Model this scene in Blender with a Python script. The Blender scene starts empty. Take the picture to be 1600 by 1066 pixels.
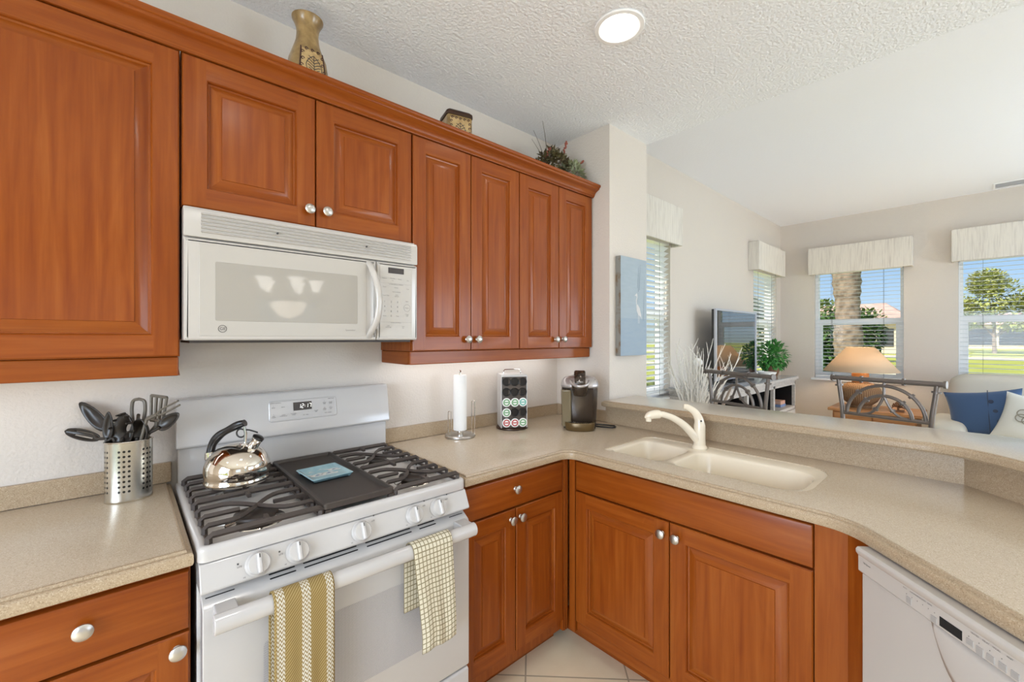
import bpy, bmesh, math, random
from mathutils import Vector, Matrix
R = math.radians
PI = math.pi
C = bpy.context.scene.collection
scene = bpy.context.scene
random.seed(7)

# ------------------------------------------------------------------ camera
cam_data = bpy.data.cameras.new('camera')
cam_data.sensor_width = 36.0
cam_data.lens = 668.786 / 1600 * 36
cam_data.shift_x = 0.0
cam_data.shift_y = -3.575 / 1600
cam_data.clip_start = 0.02
cam_data.clip_end = 500
cam = bpy.data.objects.new('camera', cam_data)
C.objects.link(cam)
cam.location = (-0.1242, -1.8906, 1.4049)
cam.rotation_euler = (R(90), 0, R(47.8184 - 90))
scene.camera = cam

# ------------------------------------------------------------------ exposure
scene.view_settings.view_transform = 'Standard'
scene.view_settings.look = 'None'
scene.view_settings.exposure = -0.05
scene.view_settings.gamma = 1.0
scene.view_settings.use_curve_mapping = False
scene.cycles.max_bounces = 10
scene.cycles.diffuse_bounces = 5
scene.cycles.glossy_bounces = 5
scene.cycles.transmission_bounces = 6
scene.cycles.transparent_max_bounces = 12
scene.cycles.sample_clamp_indirect = 6
scene.cycles.use_denoising = True

# ------------------------------------------------------------------ sky and sun
world = bpy.data.worlds.new('sky')
scene.world = world
world.use_nodes = True
wn = world.node_tree
wn.nodes.clear()
w_out = wn.nodes.new('ShaderNodeOutputWorld')
w_bg = wn.nodes.new('ShaderNodeBackground')
w_sky = wn.nodes.new('ShaderNodeTexSky')
w_sky.sky_type = 'HOSEK_WILKIE'
w_sky.turbidity = 3.0
w_sky.ground_albedo = 0.3
w_sky.sun_direction = Vector((-0.6, 0.35, 0.75)).normalized()
w_bg.inputs['Strength'].default_value = 4.0
wn.links.new(w_sky.outputs[0], w_bg.inputs[0])
wn.links.new(w_bg.outputs[0], w_out.inputs[0])

def light(kind, name, loc, energy, color=(1, 1, 1), size=None, size_y=None, direction=(0, 0, -1), shape=None, radius=None, spread=None):
    d = bpy.data.lights.new(name, kind)
    d.energy = energy
    d.color = color
    if kind == 'AREA':
        if shape: d.shape = shape
        if size: d.size = size
        if size_y:
            d.shape = 'RECTANGLE'
            d.size_y = size_y
        if spread: d.spread = spread
    if radius is not None: d.shadow_soft_size = radius
    o = bpy.data.objects.new(name, d)
    C.objects.link(o)
    o.location = loc
    o.rotation_euler = Vector(direction).to_track_quat('-Z', 'Y').to_euler()
    return o

sun = light('SUN', 'sun', (0, 0, 20), 6.0, (1.0, 0.95, 0.85), direction=(0.62, -0.22, -0.72))
sun.data.angle = R(0.6)
WARM = (1.0, 0.975, 0.95)
DAY = (0.72, 0.84, 1.0)
# added fill lamps, set outside unseen openings made for them
light('AREA', 'added_fill_front', (4.2, -5.95, 1.35), 146, DAY, 2.3, 1.9, (0, 1, -0.35))
light('AREA', 'added_fill_far', (6.95, -4.1, 1.35), 80, DAY, 2.1, 1.9, (-1, 0.1, -0.35))  # added for sheen on the tall cabinet doors and bar
light('AREA', 'added_fill_dining', (-0.6, -5.95, 1.6), 6, DAY, 1.5, 1.2, (0, 1, -0.35))
light('AREA', 'added_fill_side', (-2.98, -2.4, 1.5), 222, DAY, 2.3, 1.9, (1, -0.1, -1.25))  # added, tilted down so the floor bounces light to the ceiling
# strips under the wall cabinets
light('AREA', 'strip_light', (1.36, -0.13, 1.335), 1.25, (1.0, 0.975, 0.95), 1.1, 0.05, (0, 0.25, -1))
light('AREA', 'strip_light', (-0.32, -0.13, 1.335), 0.18, (1.0, 0.97, 0.93), 0.55, 0.05, (0, 0.25, -1))
# recessed ceiling lamps: the first is seen, the others are added unseen for light
CANS = [(1.363, -0.897, 2.669), (0.30, -1.50, 2.669), (1.36, -2.75, 2.669), (-0.35, -2.75, 2.669), (-1.3, -1.3, 2.669)]
CAN_POWER = [5.5, 11, 1.5, 1.5, 1.5]

# ------------------------------------------------------------------ material helpers
def nmat(name):
    m = bpy.data.materials.new(name)
    m.use_nodes = True
    nt = m.node_tree
    return m, nt, nt.nodes['Principled BSDF']

def simple(name, col, rough=0.5, metal=0.0, coat=0.0, bump=None, spec=None, var=None, sheen=0.0):
    m, nt, b = nmat(name)
    b.inputs['Base Color'].default_value = (*col, 1)
    b.inputs['Roughness'].default_value = rough
    b.inputs['Metallic'].default_value = metal
    b.inputs['Coat Weight'].default_value = coat
    b.inputs['Coat Roughness'].default_value = 0.08
    if spec is not None: b.inputs['Specular IOR Level'].default_value = spec
    if sheen: b.inputs['Sheen Weight'].default_value = sheen
    N, L = nt.nodes, nt.links
    tc = N.new('ShaderNodeTexCoord')
    if bump:
        sc, st = bump
        n = N.new('ShaderNodeTexNoise'); n.inputs['Scale'].default_value = sc; n.inputs['Detail'].default_value = 4
        L.new(tc.outputs['Object'], n.inputs['Vector'])
        bp = N.new('ShaderNodeBump'); bp.inputs['Strength'].default_value = st; bp.inputs['Distance'].default_value = 0.01
        L.new(n.outputs['Fac'], bp.inputs['Height']); L.new(bp.outputs[0], b.inputs['Normal'])
    if var:
        sc, col2, lo, hi = var
        n = N.new('ShaderNodeTexNoise'); n.inputs['Scale'].default_value = sc; n.inputs['Detail'].default_value = 5
        L.new(tc.outputs['Object'], n.inputs['Vector'])
        r = N.new('ShaderNodeValToRGB')
        r.color_ramp.elements[0].position = lo; r.color_ramp.elements[0].color = (*col, 1)
        r.color_ramp.elements[1].position = hi; r.color_ramp.elements[1].color = (*col2, 1)
        L.new(n.outputs['Fac'], r.inputs[0]); L.new(r.outputs[0], b.inputs['Base Color'])
    return m

def s2l(r, g, b):
    f = lambda c: (c / 255) / 12.92 if c / 255 <= 0.04045 else ((c / 255 + 0.055) / 1.055) ** 2.4
    return (f(r), f(g), f(b))

def emit(name, col, strength):
    m, nt, b = nmat(name)
    b.inputs['Base Color'].default_value = (*col, 1)
    b.inputs['Emission Color'].default_value = (*col, 1)
    b.inputs['Emission Strength'].default_value = strength
    return m

def wood(name, dark, mid, lite, rough=0.34, scale=(2.4, 44), coat=0.24):
    m, nt, b = nmat(name)
    N, L = nt.nodes, nt.links
    uv = N.new('ShaderNodeUVMap'); uv.uv_map = 'UVMap'
    mp = N.new('ShaderNodeMapping'); mp.inputs['Scale'].default_value = (scale[0], scale[1], 1)
    L.new(uv.outputs[0], mp.inputs[0])
    n1 = N.new('ShaderNodeTexNoise'); n1.inputs['Scale'].default_value = 1.0; n1.inputs['Detail'].default_value = 7; n1.inputs['Roughness'].default_value = 0.55; n1.inputs['Distortion'].default_value = 0.5
    L.new(mp.outputs[0], n1.inputs['Vector'])
    # wide cathedral figure
    mp2 = N.new('ShaderNodeMapping'); mp2.inputs['Scale'].default_value = (1.3, 7.0, 1)
    L.new(uv.outputs[0], mp2.inputs[0])
    n2 = N.new('ShaderNodeTexNoise'); n2.inputs['Scale'].default_value = 1.0; n2.inputs['Detail'].default_value = 2; n2.inputs['Distortion'].default_value = 0.8
    L.new(mp2.outputs[0], n2.inputs['Vector'])
    mul = N.new('ShaderNodeMath'); mul.operation = 'MULTIPLY'; mul.inputs[1].default_value = 14
    L.new(n2.outputs['Fac'], mul.inputs[0])
    fr = N.new('ShaderNodeMath'); fr.operation = 'PINGPONG'; fr.inputs[1].default_value = 1.0
    L.new(mul.outputs[0], fr.inputs[0])
    mix = N.new('ShaderNodeMath'); mix.operation = 'MULTIPLY_ADD'; mix.inputs[1].default_value = 0.07; 
    L.new(fr.outputs[0], mix.inputs[0]); L.new(n1.outputs['Fac'], mix.inputs[2])
    # board to board tone
    mp3 = N.new('ShaderNodeMapping'); mp3.inputs['Scale'].default_value = (0.35, 2.2, 1)
    L.new(uv.outputs[0], mp3.inputs[0])
    n3 = N.new('ShaderNodeTexNoise'); n3.inputs['Scale'].default_value = 1.0; n3.inputs['Detail'].default_value = 1
    L.new(mp3.outputs[0], n3.inputs['Vector'])
    a2 = N.new('ShaderNodeMath'); a2.operation = 'MULTIPLY_ADD'; a2.inputs[1].default_value = 0.24
    L.new(n3.outputs['Fac'], a2.inputs[0]); L.new(mix.outputs[0], a2.inputs[2])
    mp4 = N.new('ShaderNodeMapping'); mp4.inputs['Scale'].default_value = (5.0, 190.0, 1)
    L.new(uv.outputs[0], mp4.inputs[0])
    n4 = N.new('ShaderNodeTexNoise'); n4.inputs['Scale'].default_value = 1.0; n4.inputs['Detail'].default_value = 3
    L.new(mp4.outputs[0], n4.inputs['Vector'])
    a3 = N.new('ShaderNodeMath'); a3.operation = 'MULTIPLY_ADD'; a3.inputs[1].default_value = 0.16
    L.new(n4.outputs['Fac'], a3.inputs[0]); L.new(a2.outputs[0], a3.inputs[2])
    a4 = N.new('ShaderNodeMath'); a4.operation = 'SUBTRACT'; a4.inputs[1].default_value = 0.08
    L.new(a3.outputs[0], a4.inputs[0]); a2 = a4
    r = N.new('ShaderNodeValToRGB')
    e = r.color_ramp.elements
    e[0].position = 0.30; e[0].color = (*dark, 1)
    e[1].position = 1.05; e[1].color = (*lite, 1)
    k = e.new(0.66); k.color = (*mid, 1)
    L.new(a2.outputs[0], r.inputs[0]); L.new(r.outputs[0], b.inputs['Base Color'])
    b.inputs['Roughness'].default_value = rough
    b.inputs['Coat Weight'].default_value = coat
    b.inputs['Coat Roughness'].default_value = 0.18
    b.inputs['Specular IOR Level'].default_value = 0.18
    return m

def speckle(name, base, dark, lite, rough=0.25):
    m, nt, b = nmat(name)
    N, L = nt.nodes, nt.links
    tc = N.new('ShaderNodeTexCoord')
    v = N.new('ShaderNodeTexVoronoi'); v.inputs['Scale'].default_value = 620
    L.new(tc.outputs['Object'], v.inputs['Vector'])
    sep = N.new('ShaderNodeSeparateColor'); L.new(v.outputs['Color'], sep.inputs[0])
    r = N.new('ShaderNodeValToRGB'); r.color_ramp.interpolation = 'LINEAR'
    e = r.color_ramp.elements
    e[0].position = 0.0; e[0].color = (*dark, 1)
    e[1].position = 1.0; e[1].color = (*lite, 1)
    k = e.new(0.25); k.color = (*base, 1)
    k = e.new(0.8); k.color = (*base, 1)
    L.new(sep.outputs[0], r.inputs[0])
    n = N.new('ShaderNodeTexNoise'); n.inputs['Scale'].default_value = 60; n.inputs['Detail'].default_value = 3
    L.new(tc.outputs['Object'], n.inputs['Vector'])
    mx = N.new('ShaderNodeMix'); mx.data_type = 'RGBA'; mx.blend_type = 'OVERLAY'; mx.inputs[0].default_value = 0.25
    L.new(r.outputs[0], mx.inputs[6]); L.new(n.outputs['Color'], mx.inputs[7])
    hs = N.new('ShaderNodeHueSaturation'); hs.inputs['Saturation'].default_value = 1.0
    L.new(r.outputs[0], hs.inputs['Color'])
    L.new(hs.outputs[0], b.inputs['Base Color'])
    b.inputs['Roughness'].default_value = rough
    return m

def glass_mat(name, tint=(1, 1, 1), gloss=0.015):
    m = bpy.data.materials.new(name); m.use_nodes = True
    nt = m.node_tree; N, L = nt.nodes, nt.links
    N.clear()
    o = N.new('ShaderNodeOutputMaterial'); t = N.new('ShaderNodeBsdfTransparent'); g = N.new('ShaderNodeBsdfGlossy')
    t.inputs[0].default_value = (*tint, 1); g.inputs['Roughness'].default_value = 0.02
    mx = N.new('ShaderNodeMixShader')
    mx.inputs[0].default_value = gloss
    L.new(t.outputs[0], mx.inputs[1]); L.new(g.outputs[0], mx.inputs[2]); L.new(mx.outputs[0], o.inputs[0])
    return m

def translucent(name, col, mixf=0.5):
    m = bpy.data.materials.new(name); m.use_nodes = True
    nt = m.node_tree; N, L = nt.nodes, nt.links
    N.clear()
    o = N.new('ShaderNodeOutputMaterial'); d = N.new('ShaderNodeBsdfDiffuse'); t = N.new('ShaderNodeBsdfTranslucent')
    d.inputs[0].default_value = (*col, 1); t.inputs[0].default_value = (*col, 1)
    mx = N.new('ShaderNodeMixShader'); mx.inputs[0].default_value = mixf
    L.new(d.outputs[0], mx.inputs[1]); L.new(t.outputs[0], mx.inputs[2]); L.new(mx.outputs[0], o.inputs[0])
    return m

def uvmath(nt, fn):
    """small expression helper over UV coordinates"""
    N, L = nt.nodes, nt.links
    uv = N.new('ShaderNodeUVMap'); uv.uv_map = 'UVMap'
    sp = N.new('ShaderNodeSeparateXYZ'); L.new(uv.outputs[0], sp.inputs[0])
    def op(kind, a, b=0.0, c=0.0):
        n = N.new('ShaderNodeMath'); n.operation = kind
        for i, q in enumerate((a, b, c)):
            if hasattr(q, 'links'): L.new(q, n.inputs[i])
            else: n.inputs[i].default_value = q
        return n.outputs[0]
    return fn(sp.outputs[0], sp.outputs[1], op)

def mixcol(nt, fac, c1, c2):
    n = nt.nodes.new('ShaderNodeMix'); n.data_type = 'RGBA'
    if hasattr(fac, 'links'): nt.links.new(fac, n.inputs[0])
    else: n.inputs[0].default_value = fac
    for i, c in ((6, c1), (7, c2)):
        if hasattr(c, 'links'): nt.links.new(c, n.inputs[i])
        else: n.inputs[i].default_value = (*c, 1)
    return n.outputs[2]

M = {}
M['wall'] = simple('wall_paint', s2l(213, 204, 194), 0.85, bump=(110, 0.25))
M['ceiling'] = simple('ceiling_paint', s2l(240, 242, 246), 0.9, bump=(80, 0.8))
M['ceiling_smooth'] = simple('ceiling_paint_fine', s2l(242, 243, 248), 0.9, bump=(60, 0.12))
M['trim'] = simple('white_trim', s2l(246, 246, 246), 0.45)
M['wood'] = wood('cherry_wood', s2l(118, 50, 9), s2l(138, 68, 17), s2l(156, 86, 30))
M['wood_dark'] = simple('cabinet_gap', s2l(70, 26, 10), 0.6)
M['oak'] = wood('honey_oak', s2l(146, 96, 58), s2l(178, 126, 82), s2l(200, 152, 108), 0.4)
M['counter'] = speckle('sand_solid_surface', s2l(196, 180, 158), s2l(176, 158, 134), s2l(212, 199, 180), 0.22)
M['counter_shade'] = speckle('sand_solid_surface_shaded', s2l(172, 151, 124), s2l(142, 121, 94), s2l(194, 177, 152), 0.3)  # counter stone darkened, shade of edges and overhang put into the colour
M['enamel'] = simple('white_enamel', s2l(194, 190, 187), 0.16, coat=0.4)
M['bisque'] = simple('white_plastic', s2l(190, 184, 177), 0.22, coat=0.25)
M['sink'] = simple('bone_sink', s2l(232, 220, 199), 0.18, coat=0.3)
M['grey_print'] = simple('grey_print', s2l(120, 118, 116), 0.6)
M['dark_print'] = simple('dark_print', s2l(70, 68, 68), 0.6)
M['iron'] = simple('cast_iron', s2l(66, 57, 52), 0.55, bump=(400, 0.1))
M['griddle'] = simple('griddle_iron', s2l(60, 52, 47), 0.5)
M['black'] = simple('black_plastic', (0.012, 0.011, 0.011), 0.3, coat=0.2)
M['blackhole'] = simple('slot_black', (0.006, 0.006, 0.006), 0.8)
M['nylon'] = simple('black_nylon', s2l(46, 40, 34), 0.35)
M['chrome'] = simple('chrome', (0.82, 0.80, 0.78), 0.08, 1.0)
M['steel'] = simple('polished_steel', (0.70, 0.66, 0.60), 0.16, 1.0)
M['nickel'] = simple('satin_nickel', (0.56, 0.54, 0.51), 0.34, 1.0)
M['pewter'] = simple('pewter_metal', s2l(118, 110, 104), 0.42, 0.7)
M['paper'] = simple('paper_white', s2l(238, 236, 232), 0.9)
M['fabric_sofa'] = simple('beige_leather', s2l(200, 194, 182), 0.6, bump=(60, 0.1))
M['navy'] = simple('blue_denim', s2l(62, 88, 126), 0.9, bump=(300, 0.2), sheen=0.2)
M['white_cloth'] = simple('white_cotton', s2l(222, 222, 216), 0.9, bump=(250, 0.2))
M['glass'] = glass_mat('window_glass')
M['glow'] = emit('lamp_glow', (1.0, 0.93, 0.82), 7.0)
M['leaf'] = simple('leaf_green', s2l(40, 110, 42), 0.5, var=(18, s2l(86, 156, 70), 0.35, 0.7))
M['twig'] = simple('bleached_twig', s2l(214, 205, 192), 0.8)
M['bronze'] = simple('dark_bronze', s2l(62, 40, 26), 0.4, 0.3)
# ------------------------------------------------------------------ mesh helpers
def nbm():
    bm = bmesh.new()
    bm.loops.layers.uv.new('UVMap')
    return bm

def face(bm, pts, uvs=None):
    vs = [bm.verts.new(p) for p in pts]
    f = bm.faces.new(vs)
    if uvs:
        l = bm.loops.layers.uv.active
        for lp, uv in zip(f.loops, uvs): lp[l].uv = uv
    return f

def box(bm, x0, x1, y0, y1, z0, z1):
    x0, x1 = sorted((x0, x1)); y0, y1 = sorted((y0, y1)); z0, z1 = sorted((z0, z1))
    v = [bm.verts.new(p) for p in ((x0, y0, z0), (x1, y0, z0), (x1, y1, z0), (x0, y1, z0), (x0, y0, z1), (x1, y0, z1), (x1, y1, z1), (x0, y1, z1))]
    fs = [bm.faces.new([v[i] for i in q]) for q in ((0, 3, 2, 1), (4, 5, 6, 7), (0, 1, 5, 4), (1, 2, 6, 5), (2, 3, 7, 6), (3, 0, 4, 7))]
    return fs

def grain(bm, faces, axis, seed=None):
    """box UVs in metres, u along the grain axis"""
    l = bm.loops.layers.uv.active
    if seed is None: seed = random.random() * 40
    for f in faces:
        f.normal_update()
        n = f.normal
        others = [a for a in (0, 1, 2) if a != axis]
        o = others[0] if abs(n[others[0]]) < abs(n[others[1]]) else others[1]
        for lp in f.loops:
            co = lp.vert.co
            lp[l].uv = (co[axis] + seed, co[o] + seed * 1.7)

def wbox(bm, x0, x1, y0, y1, z0, z1, axis=2, seed=None):
    fs = box(bm, x0, x1, y0, y1, z0, z1)
    grain(bm, fs, axis, seed)

def frames(pts):
    pts = [Vector(p) for p in pts]
    n = len(pts)
    T = []
    for i in range(n):
        a = pts[max(i - 1, 0)]; b = pts[min(i + 1, n - 1)]
        d = b - a
        T.append(d.normalized() if d.length > 1e-9 else Vector((0, 0, 1)))
    t = T[0]
    u = t.orthogonal().normalized() if abs(t.z) > 0.9 else t.cross(Vector((0, 0, 1))).normalized()
    out = []
    for i in range(n):
        if i:
            q = T[i - 1].rotation_difference(T[i]); u = q @ u
        u = (u - T[i] * u.dot(T[i])).normalized()
        out.append((pts[i], u, T[i].cross(u)))
    return out

def tube(bm, pts, r, seg=10, cap=True, squash=1.0, rot=0.0):
    fr = frames(pts)
    n = len(fr)
    rr = r if hasattr(r, '__len__') else [r] * n
    rings = []
    for (p, u, v), q in zip(fr, rr):
        rings.append([bm.verts.new(p + (u * math.cos(a) + v * math.sin(a) * squash) * q) for a in (2 * PI * k / seg + rot for k in range(seg))])
    for a, b in zip(rings, rings[1:]):
        for k in range(seg):
            bm.faces.new((a[k], a[(k + 1) % seg], b[(k + 1) % seg], b[k]))
    if cap:
        bm.faces.new(rings[0][::-1]); bm.faces.new(rings[-1])

def curve(pts, n=8):
    """Catmull-Rom through the points"""
    P = [Vector(p) for p in pts]
    out = []
    for i in range(len(P) - 1):
        p0 = P[i - 1] if i else P[0] * 2 - P[1]
        p1, p2 = P[i], P[i + 1]
        p3 = P[i + 2] if i + 2 < len(P) else P[-1] * 2 - P[-2]
        for k in range(n):
            t = k / n
            out.append(0.5 * ((2 * p1) + (p2 - p0) * t + (2 * p0 - 5 * p1 + 4 * p2 - p3) * t * t + (3 * p1 - p0 - 3 * p2 + p3) * t ** 3))
    out.append(P[-1])
    return out

def lathe(bm, prof, seg=32, mat=None, ax=1.0, ay=1.0, uv=False):
    """profile (r, z) turned about z; closes where r = 0"""
    mat = mat or Matrix()
    l = bm.loops.layers.uv.active
    rings = []
    for r, z in prof:
        if r < 1e-7: rings.append([bm.verts.new(mat @ Vector((0, 0, z)))])
        else: rings.append([bm.verts.new(mat @ Vector((r * ax * math.cos(2 * PI * k / seg), r * ay * math.sin(2 * PI * k / seg), z))) for k in range(seg)])
    for i, (a, b) in enumerate(zip(rings, rings[1:])):
        for k in range(seg):
            k2 = (k + 1) % seg
            if len(a) == 1 and len(b) == 1: continue
            if len(a) == 1: f = bm.faces.new((a[0], b[k2], b[k])); ids = None
            elif len(b) == 1: f = bm.faces.new((a[k], a[k2], b[0])); ids = None
            else:
                f = bm.faces.new((a[k], a[k2], b[k2], b[k]))
                if uv:
                    zz = (prof[i][1], prof[i + 1][1])
                    for lp, q in zip(f.loops, ((k / seg, zz[0]), ((k + 1) / seg, zz[0]), ((k + 1) / seg, zz[1]), (k / seg, zz[1]))): lp[l].uv = q

def blob(bm, c, r, mat=None, seg=16, rings=10):
    pr = [(math.sin(PI * i / rings), -math.cos(PI * i / rings)) for i in range(rings + 1)]
    pr[0] = (0, -1); pr[-1] = (0, 1)
    m = Matrix.Translation(c) @ (mat or Matrix()) @ Matrix.Diagonal((*r, 1))
    lathe(bm, pr, seg, m)

def offset_poly(pts, d):
    """inward offset of a CCW polygon by mitring"""
    n = len(pts); out = []
    for i in range(n):
        p0, p1, p2 = Vector(pts[i - 1]), Vector(pts[i]), Vector(pts[(i + 1) % n])
        a = (p1 - p0).normalized(); b = (p2 - p1).normalized()
        na = Vector((-a.y, a.x)); nb = Vector((-b.y, b.x))
        m = na + nb
        if m.length < 1e-6: m = na
        else: m = m / max(0.25, (1 + na.dot(nb)))
        out.append(p1 + m * d)
    return out

def round_poly(pts, rad, n=8):
    """rad: one radius per point (0 keeps the corner)"""
    out = []
    m = len(pts)
    for i in range(m):
        p0, p1, p2 = Vector(pts[i - 1]), Vector(pts[i]), Vector(pts[(i + 1) % m])
        r = rad[i] if hasattr(rad, '__len__') else rad
        if r <= 0: out.append(p1); continue
        a = (p0 - p1); b = (p2 - p1)
        la, lb = a.length, b.length; a.normalize(); b.normalize()
        ang = a.angle(b); t = min(r / math.tan(ang / 2), la * 0.49, lb * 0.49)
        s, e = p1 + a * t, p1 + b * t
        for k in range(n + 1):
            q = k / n
            out.append((1 - q) ** 2 * s + 2 * q * (1 - q) * (p1 * 0.86 + (s + e) * 0.07) + q * q * e)
    return out

def ring_faces(bm, a, b):
    n = len(a)
    for k in range(n):
        bm.faces.new((a[k], a[(k + 1) % n], b[(k + 1) % n], b[k]))

def fill(bm, loops):
    es = []
    for lp in loops:
        n = len(lp)
        for k in range(n):
            e = bm.edges.get((lp[k], lp[(k + 1) % n])) or bm.edges.new((lp[k], lp[(k + 1) % n]))
            es.append(e)
    bmesh.ops.triangle_fill(bm, edges=es, use_beauty=True)

def slab(bm, outline, prof, holes=(), hole_depth=0.0, through=False, edge_index=0):
    """outline CCW (x, y); prof: (inset, z) rings from top to bottom; holes: point loops cut through the top"""
    rings = []
    for d, z in prof:
        rings.append([bm.verts.new((p[0], p[1], z)) for p in offset_poly(outline, d)])
    for a, b in zip(rings, rings[1:]): ring_faces(bm, b, a)
    bm.faces.ensure_lookup_table()
    for f in bm.faces: f.material_index = edge_index      # built-up edge, in the shade-darkened copy if given
    hl = []; hb = []
    for h in holes:
        t = [bm.verts.new((p[0], p[1], prof[0][1])) for p in h]
        hl.append(t)
        if hole_depth:
            bt = [bm.verts.new((p[0], p[1], prof[0][1] - hole_depth)) for p in h]
            ring_faces(bm, t, bt); hb.append(bt)
    fill(bm, [rings[0]] + hl)
    fill(bm, [rings[-1]] + (hb if through else []))
    return rings

def prism(bm, poly, z0, z1):
    a = [bm.verts.new((p[0], p[1], z0)) for p in poly]
    b = [bm.verts.new((p[0], p[1], z1)) for p in poly]
    ring_faces(bm, a, b)
    bm.faces.new(a[::-1]); bm.faces.new(b)

def extrude_x(bm, prof_yz, x0, x1):
    a = [bm.verts.new((x0, p[0], p[1])) for p in prof_yz]
    b = [bm.verts.new((x1, p[0], p[1])) for p in prof_yz]
    ring_faces(bm, a, b)
    fs = [bm.faces.new(a[::-1]), bm.faces.new(b)]

def rect_ring(x0, x1, z0, z1, i):
    return ((x0 + i, z0 + i), (x1 - i, z0 + i), (x1 - i, z1 - i), (x0 + i, z1 - i))

W = {}
def _m(o): return W[o.name]

def thing(name, label, cat, loc=(0, 0, 0), rz=0.0, group=None, kind=None):
    o = bpy.data.objects.new(name, None)
    o.empty_display_size = 0.05
    C.objects.link(o)
    o.location = loc; o.rotation_euler = (0, 0, rz)
    if label: o['label'] = label
    if cat: o['category'] = cat
    if group: o['group'] = group
    if kind: o['kind'] = kind
    W[o.name] = Matrix.Translation(loc) @ Matrix.Rotation(rz, 4, 'Z')
    return o

def finish(bm, name, mats, smooth, bevel, seg=2, subsurf=0, solid=0):
    bmesh.ops.remove_doubles(bm, verts=bm.verts, dist=1e-6)
    bmesh.ops.recalc_face_normals(bm, faces=bm.faces)
    me = bpy.data.meshes.new(name)
    bm.to_mesh(me); bm.free()
    for m in (mats if isinstance(mats, (list, tuple)) else [mats]):
        me.materials.append(M[m] if isinstance(m, str) else m)
    if smooth:
        me.polygons.foreach_set('use_smooth', [True] * len(me.polygons))
        me.set_sharp_from_angle(angle=R(smooth))
    o = bpy.data.objects.new(name, me)
    C.objects.link(o)
    if solid:
        md = o.modifiers.new('thickness', 'SOLIDIFY'); md.thickness = solid; md.offset = 0
    if bevel:
        md = o.modifiers.new('bevel', 'BEVEL'); md.width = bevel; md.segments = seg; md.limit_method = 'ANGLE'; md.angle_limit = R(40); md.harden_normals = bool(smooth)
    if subsurf:
        md = o.modifiers.new('subdivision', 'SUBSURF'); md.levels = subsurf; md.render_levels = subsurf
    return o

def part(name, bm, mat, parent, world=False, smooth=35, bevel=0, seg=2, label=None, subsurf=0, solid=0):
    if world: bm.transform(_m(parent).inverted())
    o = finish(bm, name, mat, smooth, bevel, seg, subsurf, solid)
    o.parent = parent
    W[o.name] = _m(parent)
    if label: o['label'] = label
    return o

def solo(name, bm, mat, label, cat, group=None, kind=None, smooth=35, bevel=0, seg=2, subsurf=0, solid=0):
    """a thing that is one mesh; origin at the bottom centre of its bounds"""
    xs = [v.co for v in bm.verts]
    lo = Vector((min(v.x for v in xs), min(v.y for v in xs), min(v.z for v in xs)))
    hi = Vector((max(v.x for v in xs), max(v.y for v in xs), max(v.z for v in xs)))
    c = Vector(((lo.x + hi.x) / 2, (lo.y + hi.y) / 2, lo.z))
    bm.transform(Matrix.Translation(-c))
    o = finish(bm, name, mat, smooth, bevel, seg, subsurf, solid)
    o.location = c
    if label: o['label'] = label
    if cat: o['category'] = cat
    if group: o['group'] = group
    if kind: o['kind'] = kind
    W[o.name] = Matrix.Translation(c)
    return o

def struct(name, bm, mat, parent=None, **k):
    if parent: return part(name, bm, mat, parent, world=True, **k)
    return solo(name, bm, mat, None, None, kind='structure', **k)

def text_bm(bm, items):
    """items: (text, size, matrix, align) merged as flat print into one mesh"""
    for body, size, mat, align in items:
        cu = bpy.data.curves.new('print', 'FONT')
        cu.body = body; cu.size = size; cu.align_x = align; cu.align_y = 'CENTER'; cu.resolution_u = 3
        o = bpy.data.objects.new('print', cu)
        me = bpy.data.meshes.new_from_object(o)
        t = bmesh.new(); t.from_mesh(me); t.transform(mat)
        vm = [bm.verts.new(v.co) for v in t.verts]
        for f in t.faces:
            try: bm.faces.new([vm[v.index] for v in f.verts])
            except ValueError: pass
        t.free()
        bpy.data.objects.remove(o); bpy.data.curves.remove(cu); bpy.data.meshes.remove(me)

def front_mat(x, y, z):
    """text plane facing -y (local frame)"""
    return Matrix.Translation((x, y, z)) @ Matrix.Rotation(R(90), 4, 'X')

SEG7 = {'0': 'abcdef', '1': 'bc', '2': 'abged', '3': 'abgcd', '7': 'abc', '5': 'afgcd', '4': 'fgbc', '6': 'afgedc', '8': 'abcdefg', '9': 'abcdfg'}
def seven(bm, s, x, y, z, h, slant=0.12):
    w = h * 0.5; t = h * 0.11
    def quad(ax, az, bx, bz):
        dx, dz = bx - ax, bz - az; L_ = math.hypot(dx, dz); nx, nz = -dz / L_ * t / 2, dx / L_ * t / 2
        pts = [(ax + nx, az + nz), (ax - nx, az - nz), (bx - nx, bz - nz), (bx + nx, bz + nz)]
        face(bm, [(x0 + p + q * slant, y, z + q) for p, q in pts])
    x0 = x
    for ch in s:
        if ch == ':':
            for q in (0.3, 0.65): quad(0.02 * h, h * q, 0.12 * h, h * q)
            x0 += h * 0.28; continue
        g = h * 0.04
        P = {'a': (g, h, w - g, h), 'b': (w, h - g, w, h / 2 + g), 'c': (w, h / 2 - g, w, g), 'd': (g, 0, w - g, 0), 'e': (0, g, 0, h / 2 - g), 'f': (0, h / 2 + g, 0, h - g), 'g': (g, h / 2, w - g, h / 2)}
        for k in SEG7[ch]: quad(*P[k])
        x0 += h * 0.78

# image-facing direction of small objects that stand turned towards the kitchen
YAW = R(47.8184 - 90)

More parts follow.
